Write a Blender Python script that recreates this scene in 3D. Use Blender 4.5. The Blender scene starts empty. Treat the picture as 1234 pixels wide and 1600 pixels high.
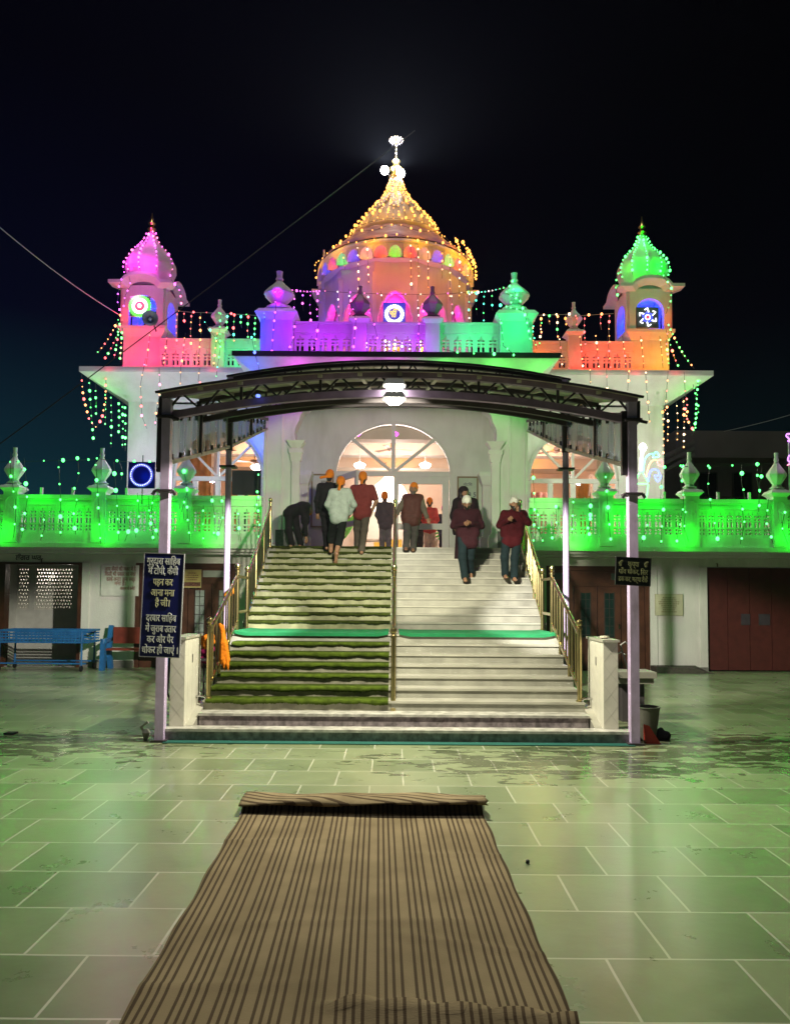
import bpy, bmesh, math, random
import numpy as np
from mathutils import Vector, Matrix
R = math.radians
random.seed(7)
S = bpy.context.scene
COL = S.collection
# ------------------------------------------------------------------ camera
CAMH, FPX, CV = 1.7, 1200.0, 865.0          # the photo's own pixels: 1234 x 1600
PITCH, ROLL = R(3), R(.4)
cp, sp, cr, sr = math.cos(PITCH), math.sin(PITCH), math.cos(ROLL), math.sin(ROLL)
cam = bpy.data.cameras.new('camera'); camo = bpy.data.objects.new('camera', cam); COL.objects.link(camo)
cam.sensor_fit = 'AUTO'; cam.sensor_width = 36; cam.lens = FPX/1600*36; cam.shift_y = (CV-800)/1600
cam.clip_start = .05; cam.clip_end = 900
camo.matrix_world = Matrix.Translation((0, 0, CAMH)) @ Matrix.Rotation(R(90)+PITCH, 4, 'X') @ Matrix.Rotation(ROLL, 4, 'Z')
S.camera = camo
def at(u, v, Y):
    """point of the place seen at photo pixel (u, v) at depth Y"""
    x = (u-617)/FPX; y = -(v-CV)/FPX
    x, y = cr*x-sr*y, sr*x+cr*y
    fw = cp-sp*y; up = sp+cp*y; s = Y/fw
    return Vector((x*s, Y, CAMH+up*s))
# ------------------------------------------------------------------ world, sun, exposure
W = bpy.data.worlds.new('World'); S.world = W; W.use_nodes = True
nt = W.node_tree; bg = nt.nodes['Background']
tc = nt.nodes.new('ShaderNodeTexCoord'); sx = nt.nodes.new('ShaderNodeSeparateXYZ'); nt.links.new(tc.outputs['Generated'], sx.inputs[0])
rmp = nt.nodes.new('ShaderNodeValToRGB'); el = rmp.color_ramp.elements
el[0].position = 0; el[0].color = (.005, .032, .04, 1); el[1].position = .55; el[1].color = (.0002, .0002, .0016, 1)
e = el.new(.16); e.color = (.0022, .013, .02, 1); e = el.new(.32); e.color = (.0006, .0011, .006, 1)
nt.links.new(sx.outputs['Z'], rmp.inputs[0])
rx = nt.nodes.new('ShaderNodeValToRGB'); ex = rx.color_ramp.elements
ex[0].position = .25; ex[0].color = (1.5, 1.5, 1.5, 1); ex[1].position = .68; ex[1].color = (.4, .32, .26, 1)
mr = nt.nodes.new('ShaderNodeMath'); mr.operation = 'MULTIPLY_ADD'; mr.inputs[1].default_value = .5; mr.inputs[2].default_value = .5
nt.links.new(sx.outputs['X'], mr.inputs[0]); nt.links.new(mr.outputs[0], rx.inputs[0])
mx = nt.nodes.new('ShaderNodeMix'); mx.data_type = 'RGBA'; mx.blend_type = 'MULTIPLY'; mx.inputs[0].default_value = 1
nt.links.new(rmp.outputs[0], mx.inputs[6]); nt.links.new(rx.outputs[0], mx.inputs[7]); nt.links.new(mx.outputs[2], bg.inputs[0])
bg.inputs[1].default_value = 1.0
sun = bpy.data.lights.new('night_sun', 'SUN'); sun.energy = .7; sun.angle = R(24); sun.color = (1, .96, .9)
suno = bpy.data.objects.new('night_sun', sun); COL.objects.link(suno)
suno.rotation_euler = Vector((.05, .12, -1)).to_track_quat('-Z', 'Y').to_euler()
S.view_settings.view_transform = 'Standard'; S.view_settings.look = 'None'; S.view_settings.exposure = 0; S.view_settings.gamma = 1
S.render.engine = 'CYCLES'
cy = S.cycles
cy.use_denoising = True; cy.max_bounces = 6; cy.diffuse_bounces = 3; cy.glossy_bounces = 3; cy.transmission_bounces = 4; cy.transparent_max_bounces = 10
cy.sample_clamp_indirect = 4; cy.sample_clamp_direct = 0; cy.caustics_reflective = False; cy.caustics_refractive = False
cy.use_light_tree = True
HAZE = .0004
# ------------------------------------------------------------------ materials
MATS = {}
def mat(name, col, rough=.6, metal=0, var=.12, scale=6, bump=0, bscale=40, dirt=None, spec=.5, coat=0, trans=0):
    if name in MATS: return MATS[name]
    m = bpy.data.materials.new(name); m.use_nodes = True; MATS[name] = m
    n = m.node_tree; b = n.nodes['Principled BSDF']
    b.inputs['Roughness'].default_value = rough; b.inputs['Metallic'].default_value = metal
    b.inputs['Specular IOR Level'].default_value = spec; b.inputs['Coat Weight'].default_value = coat
    b.inputs['Transmission Weight'].default_value = trans
    t = n.nodes.new('ShaderNodeTexCoord'); no = n.nodes.new('ShaderNodeTexNoise'); no.inputs['Scale'].default_value = scale
    no.inputs['Detail'].default_value = 6; n.links.new(t.outputs['Object'], no.inputs['Vector'])
    r = n.nodes.new('ShaderNodeValToRGB'); r.color_ramp.elements[0].position = .32; r.color_ramp.elements[1].position = .68
    r.color_ramp.elements[0].color = tuple(c*(1-var) for c in col)+(1,); r.color_ramp.elements[1].color = tuple(min(1, c*(1+var*.6)) for c in col)+(1,)
    n.links.new(no.outputs['Fac'], r.inputs[0]); out = r.outputs[0]
    if dirt:
        d = n.nodes.new('ShaderNodeTexNoise'); d.inputs['Scale'].default_value = scale*.35; d.inputs['Detail'].default_value = 9; d.inputs['Roughness'].default_value = .7
        mp = n.nodes.new('ShaderNodeMapping'); mp.inputs['Scale'].default_value = (1.6, 1.6, .35)
        n.links.new(t.outputs['Object'], mp.inputs[0]); n.links.new(mp.outputs[0], d.inputs['Vector'])
        dr = n.nodes.new('ShaderNodeValToRGB'); dr.color_ramp.elements[0].position = .5; dr.color_ramp.elements[1].position = .78
        n.links.new(d.outputs['Fac'], dr.inputs[0])
        mm = n.nodes.new('ShaderNodeMix'); mm.data_type = 'RGBA'; n.links.new(dr.outputs[0], mm.inputs[0]); n.links.new(out, mm.inputs[6]); mm.inputs[7].default_value = tuple(dirt)+(1,)
        out = mm.outputs[2]
    n.links.new(out, b.inputs['Base Color'])
    if bump:
        bn = n.nodes.new('ShaderNodeTexNoise'); bn.inputs['Scale'].default_value = bscale; bn.inputs['Detail'].default_value = 4; n.links.new(t.outputs['Object'], bn.inputs['Vector'])
        bp = n.nodes.new('ShaderNodeBump'); bp.inputs['Strength'].default_value = bump; bp.inputs['Distance'].default_value = .02
        n.links.new(bn.outputs['Fac'], bp.inputs['Height']); n.links.new(bp.outputs[0], b.inputs['Normal'])
    return m
def emit(name, col, strength, sample=False):
    if name in MATS: return MATS[name]
    m = bpy.data.materials.new(name); m.use_nodes = True; MATS[name] = m
    n = m.node_tree; b = n.nodes['Principled BSDF']; b.inputs['Base Color'].default_value = (.3, .3, .3, 1)
    b.inputs['Emission Color'].default_value = tuple(col)+(1,); b.inputs['Emission Strength'].default_value = strength
    m.cycles.emission_sampling = 'AUTO' if sample else 'NONE'
    return m
def glass(name, tint=(1, 1, 1), refl=.08):
    m = bpy.data.materials.new(name); m.use_nodes = True; MATS[name] = m; n = m.node_tree; n.nodes.clear()
    o = n.nodes.new('ShaderNodeOutputMaterial'); t = n.nodes.new('ShaderNodeBsdfTransparent'); t.inputs[0].default_value = tuple(tint)+(1,)
    g = n.nodes.new('ShaderNodeBsdfGlossy'); g.inputs['Roughness'].default_value = .03; x = n.nodes.new('ShaderNodeMixShader'); x.inputs[0].default_value = refl
    n.links.new(t.outputs[0], x.inputs[1]); n.links.new(g.outputs[0], x.inputs[2]); n.links.new(x.outputs[0], o.inputs[0]); return m
white = mat('painted_plaster', (.74, .73, .71), .55, var=.06, scale=2.5, bump=.15, bscale=30, dirt=(.55, .53, .49))
wallm = mat('ground_floor_plaster', (.68, .66, .62), .6, var=.08, scale=1.6, bump=.2, bscale=25, dirt=(.43, .42, .38))
marble = mat('white_marble', (.4, .39, .335), .3, var=.2, scale=3, dirt=(.42, .41, .38))
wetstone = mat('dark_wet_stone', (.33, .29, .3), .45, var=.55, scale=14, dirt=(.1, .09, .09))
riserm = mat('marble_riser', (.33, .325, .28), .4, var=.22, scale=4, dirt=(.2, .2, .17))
steelp = mat('lavender_painted_steel', (.56, .44, .7), .4, var=.12, scale=9, dirt=(.2, .16, .2))
darksteel = mat('dark_painted_steel', (.05, .04, .05), .5, var=.3)
truss_m = mat('purple_brown_steel', (.3, .21, .33), .45, var=.2)
brass = mat('brass_rail', (.5, .41, .2), .28, metal=1, var=.15)
black = mat('black_plastic', (.012, .012, .013), .45)
wood = mat('dark_brown_wood', (.075, .028, .015), .4, var=.35, scale=5)
frame_w = mat('white_frame', (.7, .68, .66), .4, var=.05)
winglass = glass('window_glass')
skinm = mat('brown_skin', (.32, .17, .1), .5, var=.08, scale=20)
# ------------------------------------------------------------------ mesh helpers
class MB:
    def __init__(s): s.v = []; s.f = []
    def add(s, vs, fs):
        o = len(s.v); s.v += [tuple(p) for p in vs]; s.f += [tuple(i+o for i in f) for f in fs]; return s
    def box(s, x0, x1, y0, y1, z0, z1):
        return s.add([(x0, y0, z0), (x1, y0, z0), (x1, y1, z0), (x0, y1, z0), (x0, y0, z1), (x1, y0, z1), (x1, y1, z1), (x0, y1, z1)],
                     [(0, 3, 2, 1), (4, 5, 6, 7), (0, 1, 5, 4), (1, 2, 6, 5), (2, 3, 7, 6), (3, 0, 4, 7)])
    def tbox(s, cx, cy, z0, z1, w0, d0, w1, d1):
        a = []
        for z, w, d in ((z0, w0, d0), (z1, w1, d1)): a += [(cx-w/2, cy-d/2, z), (cx+w/2, cy-d/2, z), (cx+w/2, cy+d/2, z), (cx-w/2, cy+d/2, z)]
        return s.add(a, [(0, 3, 2, 1), (4, 5, 6, 7), (0, 1, 5, 4), (1, 2, 6, 5), (2, 3, 7, 6), (3, 0, 4, 7)])
    def bar(s, p, q, w, h=None, up=(0, 0, 1)):
        p, q = Vector(p), Vector(q); h = h or w; d = (q-p).normalized(); u = Vector(up)
        if abs(d.dot(u)) > .98: u = Vector((0, 1, 0))
        a = d.cross(u).normalized()*w/2; b = a.cross(d).normalized()*h/2
        return s.add([p-a-b, p+a-b, p+a+b, p-a+b, q-a-b, q+a-b, q+a+b, q-a+b], [(0, 3, 2, 1), (4, 5, 6, 7), (0, 1, 5, 4), (1, 2, 6, 5), (2, 3, 7, 6), (3, 0, 4, 7)])
    def tube(s, pts, r, n=8, caps=True):
        pts = [Vector(p) for p in pts]; rs = r if isinstance(r, (list, tuple)) else [r]*len(pts); vs = []; fs = []; ref = None
        for i, p in enumerate(pts):
            d = (pts[min(i+1, len(pts)-1)]-pts[max(i-1, 0)]).normalized()
            if ref is None: ref = d.orthogonal().normalized()
            ref = (ref-d*ref.dot(d)).normalized() if (ref-d*ref.dot(d)).length > 1e-5 else d.orthogonal().normalized()
            b = d.cross(ref)
            for k in range(n):
                t = 2*math.pi*k/n; vs.append(p+(ref*math.cos(t)+b*math.sin(t))*rs[i])
        for i in range(len(pts)-1):
            for k in range(n): fs.append((i*n+k, i*n+(k+1) % n, (i+1)*n+(k+1) % n, (i+1)*n+k))
        if caps: fs.append(tuple(range(n-1, -1, -1))); fs.append(tuple((len(pts)-1)*n+k for k in range(n)))
        return s.add(vs, fs)
    def lathe(s, prof, n=24, c=(0, 0, 0), flute=0, nf=0, rot=0):
        vs = []; fs = []
        for (r, z) in prof:
            for k in range(n):
                t = 2*math.pi*k/n+rot; rr = r*(1+flute*abs(math.sin(nf*t/2))) if flute else r
                vs.append((c[0]+rr*math.cos(t), c[1]+rr*math.sin(t), c[2]+z))
        for i in range(len(prof)-1):
            for k in range(n): fs.append((i*n+k, i*n+(k+1) % n, (i+1)*n+(k+1) % n, (i+1)*n+k))
        fs.append(tuple(range(n-1, -1, -1))); fs.append(tuple((len(prof)-1)*n+k for k in range(n)))
        return s.add(vs, fs)
    def prism(s, poly, y0, y1, M=None):
        """polygon in x,z (counter-clockwise from the front) extruded from y0 to y1"""
        n = len(poly); vs = [(x, y0, z) for x, z in poly]+[(x, y1, z) for x, z in poly]
        if M is not None: vs = [tuple(M @ Vector(p)) for p in vs]
        return s.add(vs, [tuple(range(n)), tuple(range(2*n-1, n-1, -1))]+[((i+1) % n, i, n+i, n+(i+1) % n) for i in range(n)])
    def build(s, name, m, parent=None, smooth=False, mats=None):
        me = bpy.data.meshes.new(name); me.from_pydata(s.v, [], s.f); me.validate()
        bm = bmesh.new(); bm.from_mesh(me); big = [f for f in bm.faces if len(f.verts) > 4]
        if big: bmesh.ops.triangulate(bm, faces=big)
        bmesh.ops.recalc_face_normals(bm, faces=bm.faces); bm.to_mesh(me); bm.free()
        return link(name, me, m, parent, smooth)
def link(name, me, m, parent=None, smooth=False):
    o = bpy.data.objects.new(name, me); COL.objects.link(o)
    if m is not None and not me.materials: me.materials.append(m)
    if smooth:
        me.polygons.foreach_set('use_smooth', [True]*len(me.polygons))
        if smooth != 'all': me.set_sharp_from_angle(angle=R(40))
    if parent is not None: par(o, parent)
    return o
def world_mat(o):
    m = o.matrix_basis.copy(); p = o.parent
    while p is not None: m = p.matrix_basis @ m; p = p.parent
    return m
def par(o, parent):
    """children keep world coordinates"""
    o.parent = parent; o.matrix_parent_inverse = Matrix.Identity(4); o.matrix_basis = world_mat(parent).inverted() @ o.matrix_basis
def tag(o, label, cat=None, group=None, kind=None):
    if label: o['label'] = label
    if cat: o['category'] = cat
    if group: o['group'] = group
    if kind: o['kind'] = kind
    return o
def thing(name, label, cat, loc=(0, 0, 0), group=None):
    o = bpy.data.objects.new(name, None); COL.objects.link(o); o.location = loc; o.empty_display_size = .2
    return tag(o, label, cat, group)
def copytree(o, parent=None):
    c = o.copy(); COL.objects.link(c)
    if parent is not None: c.parent = parent
    for ch in [x for x in o.children]: copytree(ch, c)
    return c
def glow(loc, col, watt, r=.05, parent=None, name='led_or_fill_light'):
    l = bpy.data.lights.new(name, 'POINT'); l.energy = watt; l.color = col; l.shadow_soft_size = r
    o = bpy.data.objects.new(name, l); COL.objects.link(o); o.location = loc
    if parent is not None: par(o, parent)
    return o
def spot(loc, aim, col, watt, size, r=.08, parent=None, name='flood_or_fill_spot', blend=.06):
    l = bpy.data.lights.new(name, 'SPOT'); l.energy = watt; l.color = col; l.shadow_soft_size = r; l.spot_size = R(size); l.spot_blend = blend
    o = bpy.data.objects.new(name, l); COL.objects.link(o); o.location = loc; o.rotation_euler = Vector(aim).to_track_quat('-Z', 'Y').to_euler()
    if parent is not None: par(o, parent)
    return o
def holes(mb, xs, zs, hole, y0, y1):
    """lattice sheet: every cell of the grid that is not a hole is solid"""
    n, m = len(xs)-1, len(zs)-1; H = [[hole(i, j) for j in range(m)] for i in range(n)]
    for i in range(n):
        j = 0
        while j < m:
            if H[i][j]: j += 1; continue
            k = j
            while k < m and not H[i][k]: k += 1
            mb.box(xs[i], xs[i+1], y0, y1, zs[j], zs[k]); j = k
    return mb
def cusped(hw, z0, h, n=9, bulge=.07, k=10, pw=2.2):
    """cusped (multifoil) arch curve from (-hw, z0) over the top to (hw, z0)"""
    pts = []; base = []
    for i in range(n+1):
        t = math.pi*(1-i/n); c, s_ = math.cos(t), math.sin(t)
        base.append((hw*math.copysign(abs(c)**(2/pw), c), z0+h*abs(s_)**(2/pw)))
    for i in range(n):
        (x0, y0), (x1, y1) = base[i], base[i+1]; L = math.hypot(x1-x0, y1-y0); nx, ny = -(y1-y0)/L, (x1-x0)/L
        for j in range(k):
            t = j/k; b = math.sin(math.pi*t)*bulge*(L/.5) if L < .5 else math.sin(math.pi*t)*bulge
            pts.append((x0+(x1-x0)*t+nx*b, y0+(y1-y0)*t+ny*b))
    pts.append(base[-1]); return pts
def arch(hw, z0, h, n=28): return [(hw*math.cos(math.pi*(1-i/n)), z0+h*math.sin(math.pi*i/n)) for i in range(n+1)]
def wall_with_arch(mb, x0, x1, z0, z1, cx, curve, y0, y1):
    """wall x0..x1 with an arched opening that reaches the bottom z0"""
    c = [(cx+x, z) for x, z in curve]
    poly = [(x0, z0), (c[0][0], z0)]+c+[(c[-1][0], z0), (x1, z0), (x1, z1), (x0, z1)]
    return mb.prism(poly, y0, y1)
def band(mb, curve, w, y0, y1, cx=0, close_bottom=None):
    """moulding strip following a curve, w wide outwards"""
    pts = [Vector((cx+x, z)) for x, z in curve]; n = len(pts); out = []
    for i in range(n):
        d = (pts[min(i+1, n-1)]-pts[max(i-1, 0)]).normalized(); out.append(pts[i]+Vector((-d.y, d.x))*w)
    for i in range(n-1):
        a, b, c, d = pts[i], pts[i+1], out[i+1], out[i]
        mb.add([(a.x, y0, a.y), (b.x, y0, b.y), (c.x, y0, c.y), (d.x, y0, d.y), (a.x, y1, a.y), (b.x, y1, b.y), (c.x, y1, c.y), (d.x, y1, d.y)],
               [(0, 1, 2, 3), (7, 6, 5, 4), (0, 4, 5, 1), (2, 6, 7, 3), (1, 5, 6, 2), (3, 7, 4, 0)])
    return mb
def text_mesh(s, size, bold=.0, sx=1.0, shear=0, depth=.003):
    """letters as a flat mesh in x,z, centred on x=0, baseline z=0; '~' puts the ra stroke, '^' the hanging small va"""
    vs, fs = [], []; x = 0.0
    def piece(t, scale, dx, dz, adv):
        nonlocal x
        cu = bpy.data.curves.new('lettering', 'FONT'); cu.body = t; cu.size = size*scale; cu.offset = bold*size; cu.extrude = depth; cu.resolution_u = 3
        o = bpy.data.objects.new('lettering', cu); COL.objects.link(o); bpy.context.view_layer.update()
        dg = bpy.context.evaluated_depsgraph_get(); me = bpy.data.meshes.new_from_object(o.evaluated_get(dg))
        b = len(vs); mxv = 0
        for v in me.vertices: vs.append(((v.co.x+x+dx)*sx, -v.co.z, v.co.y+dz)); mxv = max(mxv, v.co.x)
        for p in me.polygons: fs.append([b+i for i in p.vertices])
        bpy.data.objects.remove(o); bpy.data.curves.remove(cu); bpy.data.meshes.remove(me)
        if adv: x += mxv-.012*size
    buf = ''
    for ch in s+'\0':
        if ch in '~^\0':
            if buf:
                if buf[-1] == ' ': piece(buf.rstrip(), 1, 0, 0, True); x += .22*size
                else: piece(buf, 1, 0, 0, True)
                buf = ''
            if ch == '~':
                b = len(vs); w = .05*size; X = x-.1*size
                vs.extend([((X-.19*size)*sx, -depth, -.02*size), ((X-.14*size)*sx, -depth, -.06*size), ((X+.02*size)*sx, -depth, .15*size), ((X-.01*size)*sx, -depth, .2*size)]); fs.append([b, b+1, b+2, b+3])
            elif ch == '^': piece('व', .52, -.24*size, -.2*size, False)
        else: buf += ch
    if not vs: return [], []
    xs = [v[0] for v in vs]; c = (min(xs)+max(xs))/2
    return [(a-c, b, d) for a, b, d in vs], fs
def lettering(lines, m, parent, M, name='lettering'):
    """lines: (text, size, x, z, bold, sx)"""
    mb = MB()
    for t, size, x, z, bold, sxx in lines:
        v, f = text_mesh(t, size, bold, max(sxx, 0) or 1)
        if sxx < 0 and v:
            k = -sxx/(max(p[0] for p in v)-min(p[0] for p in v)); v = [(p[0]*k, p[1], p[2]) for p in v]
        mb.add([tuple(M @ Vector((a+x, b, c+z))) for a, b, c in v], f)
    me = bpy.data.meshes.new(name); me.from_pydata(mb.v, [], mb.f)
    return link(name, me, m, parent)
# ------------------------------------------------------------------ light strings
ico = bpy.data.meshes.new('bulb'); _b = bmesh.new(); bmesh.ops.create_icosphere(_b, subdivisions=2, radius=1); _b.to_mesh(ico); _b.free()
ico.polygons.foreach_set('use_smooth', [True]*len(ico.polygons))
HUE = {'green': (.03, 1, .12), 'yellow': (1, .34, .015), 'magenta': (1, .06, .8), 'red': (1, .05, .06), 'orange': (1, .28, .05), 'purple': (.6, .05, 1), 'blue': (.03, .08, 1), 'teal': (.02, 1, .55), 'white': (1, .95, .85), 'pink': (1, .12, .35), 'warm': (1, .62, .3)}
BULB = {}
for k, c in HUE.items():
    me = ico.copy(); me.name = 'bulb'; me.materials.append(emit('bulb_glow_'+k, tuple(min(1, x*.93+.05) for x in c), 3.2 if k == 'yellow' else 5)); BULB[k] = me
wirem = mat('thin_dark_wire', (.05, .06, .05), .5)
wirel = mat('thin_pale_wire', (.35, .38, .34), .5)
def string(label, strands, r=.032, group=None, wire=None, power=0, every=6, wr=.006, jitter=.0):
    """strands: (points, colours, spacing) - one thing: the wire, with every bulb a part of it"""
    mb = MB(); spots = []
    for pts, cols, gap in strands:
        pts = [Vector(p) for p in pts]; mb.tube(pts, wr, 4)
        L = 0; nxt = gap*random.random(); cols = cols if isinstance(cols, (list, tuple)) else [cols]
        for a, b in zip(pts, pts[1:]):
            d = (b-a).length
            while nxt < L+d:
                p = a.lerp(b, (nxt-L)/d); spots.append((p+Vector((random.uniform(-jitter, jitter), -.02, random.uniform(-jitter, jitter))), random.choice(cols))); nxt += gap*random.uniform(.85, 1.15)
            L += d
    w = mb.build('light_string', wire or wirem); tag(w, label, 'string lights', group)
    random.shuffle(spots); spots = spots[:100]
    for i, (p, c) in enumerate(spots):
        o = bpy.data.objects.new('bulb', BULB[c]); COL.objects.link(o); o.location = p; s = .78*r*random.choice((.42, .5, .55, .6, .7, .8, 1.0, 1.2)); o.scale = (s, s, s*1.2); o.parent = w
        if power and i % every == 0: glow(p+Vector((0, -.12, 0)), HUE[c], power, .03, w)
    return w
def sag(a, b, d, n=10):
    a, b = Vector(a), Vector(b); return [a.lerp(b, i/n)-Vector((0, 0, d*4*(i/n)*(1-i/n))) for i in range(n+1)]
# ================================================================== GROUND
def ground():
    m = bpy.data.materials.new('courtyard_stone'); m.use_nodes = True; n = m.node_tree; b = n.nodes['Principled BSDF']; N = n.nodes.new; Lk = n.links.new
    t = N('ShaderNodeTexCoord'); mp = N('ShaderNodeMapping'); Lk(t.outputs['Object'], mp.inputs[0]); mp.inputs['Location'].default_value = (1.714, -3.165+.537*20, 0)
    nz = N('ShaderNodeTexNoise'); nz.inputs['Scale'].default_value = 1.3; Lk(t.outputs['Object'], nz.inputs['Vector'])
    wob = N('ShaderNodeVectorMath'); wob.operation = 'MULTIPLY_ADD'; wob.inputs[1].default_value = (.02, .02, 0); Lk(nz.outputs['Color'], wob.inputs[0]); Lk(mp.outputs[0], wob.inputs[2])
    br = N('ShaderNodeTexBrick'); Lk(wob.outputs[0], br.inputs['Vector']); br.inputs['Scale'].default_value = 1; br.inputs['Brick Width'].default_value = .605; br.inputs['Row Height'].default_value = .537
    br.inputs['Mortar Size'].default_value = .0075; br.inputs['Mortar Smooth'].default_value = .25; br.offset = .5; br.inputs['Color1'].default_value = (.14, .185, .095, 1); br.inputs['Color2'].default_value = (.235, .275, .16, 1); br.inputs['Mortar'].default_value = (.43, .45, .36, 1)
    n1 = N('ShaderNodeTexNoise'); n1.inputs['Scale'].default_value = 2.2; n1.inputs['Detail'].default_value = 10; n1.inputs['Roughness'].default_value = .65; Lk(t.outputs['Object'], n1.inputs['Vector'])
    r1 = N('ShaderNodeValToRGB'); r1.color_ramp.elements[0].position = .3; r1.color_ramp.elements[0].color = (.84, .84, .82, 1); r1.color_ramp.elements[1].position = .72; r1.color_ramp.elements[1].color = (1.12, 1.1, 1.06, 1); Lk(n1.outputs['Fac'], r1.inputs[0])
    ml = N('ShaderNodeMix'); ml.data_type = 'RGBA'; ml.blend_type = 'MULTIPLY'; ml.inputs[0].default_value = 1; Lk(br.outputs['Color'], ml.inputs[6]); Lk(r1.outputs[0], ml.inputs[7])
    # trodden wet patches beside the foot bath
    s = N('ShaderNodeSeparateXYZ'); Lk(t.outputs['Object'], s.inputs[0])
    def m1(op, a, b_=None, c=None):
        q = N('ShaderNodeMath'); q.operation = op
        for i, x in enumerate((a, b_, c)):
            if x is None: continue
            if isinstance(x, (int, float)): q.inputs[i].default_value = x
            else: Lk(x, q.inputs[i])
        return q.outputs[0]
    def blob(cx, cyy, rx_, ry):
        dx = m1('DIVIDE', m1('SUBTRACT', s.outputs[0], cx), rx_); dy = m1('DIVIDE', m1('SUBTRACT', s.outputs[1], cyy), ry)
        return m1('SUBTRACT', 1, m1('SQRT', m1('ADD', m1('MULTIPLY', dx, dx), m1('MULTIPLY', dy, dy))))
    zone = m1('MAXIMUM', blob(-3.6, 8.7, 1.7, 1.0), m1('MAXIMUM', blob(4.4, 8.7, 2.3, 1.15), blob(1.9, 7.9, 2.4, .9)))
    wn = N('ShaderNodeTexNoise'); wn.inputs['Scale'].default_value = 4.5; mpw = N('ShaderNodeMapping'); mpw.inputs['Scale'].default_value = (.55, 1.5, 1); Lk(t.outputs['Object'], mpw.inputs[0]); wn.inputs['Detail'].default_value = 3; wn.inputs['Distortion'].default_value = .9; Lk(mpw.outputs[0], wn.inputs['Vector'])
    wet = N('ShaderNodeValToRGB'); wet.color_ramp.elements[0].position = .61; wet.color_ramp.elements[1].position = .65
    Lk(m1('ADD', wn.outputs['Fac'], m1('MULTIPLY', m1('MINIMUM', m1('MAXIMUM', zone, -.8), .5), .34)), wet.inputs[0])
    wd = N('ShaderNodeMix'); wd.data_type = 'RGBA'; wd.blend_type = 'MULTIPLY'; Lk(m1('MULTIPLY', wet.outputs[0], .72), wd.inputs[0]); Lk(ml.outputs[2], wd.inputs[6]); wd.inputs[7].default_value = (.22, .22, .2, 1)
    Lk(wd.outputs[2], b.inputs['Base Color'])
    rr = N('ShaderNodeMapRange'); rr.inputs[3].default_value = .21; rr.inputs[4].default_value = .38; Lk(n1.outputs['Fac'], rr.inputs[0])
    Lk(m1('SUBTRACT', rr.outputs[0], m1('MULTIPLY', wet.outputs[0], .12)), b.inputs['Roughness']); b.inputs['Specular IOR Level'].default_value = .9
    bp = N('ShaderNodeBump'); bp.inputs['Strength'].default_value = .16; bp.inputs['Distance'].default_value = .012
    bh = N('ShaderNodeTexNoise'); bh.inputs['Scale'].default_value = 9; bh.inputs['Detail'].default_value = 8; Lk(t.outputs['Object'], bh.inputs['Vector'])
    Lk(m1('SUBTRACT', bh.outputs['Fac'], m1('MULTIPLY', br.outputs['Fac'], .35)), bp.inputs['Height']); Lk(bp.outputs[0], b.inputs['Normal'])
    g = MB().add([(-60, -15, 0), (60, -15, 0), (60, 70, 0), (-60, 70, 0)], [(0, 1, 2, 3)]).build('ground', m)
    tag(g, 'polished grey green stone courtyard floor with pale joints', kind='structure')
ground()
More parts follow.
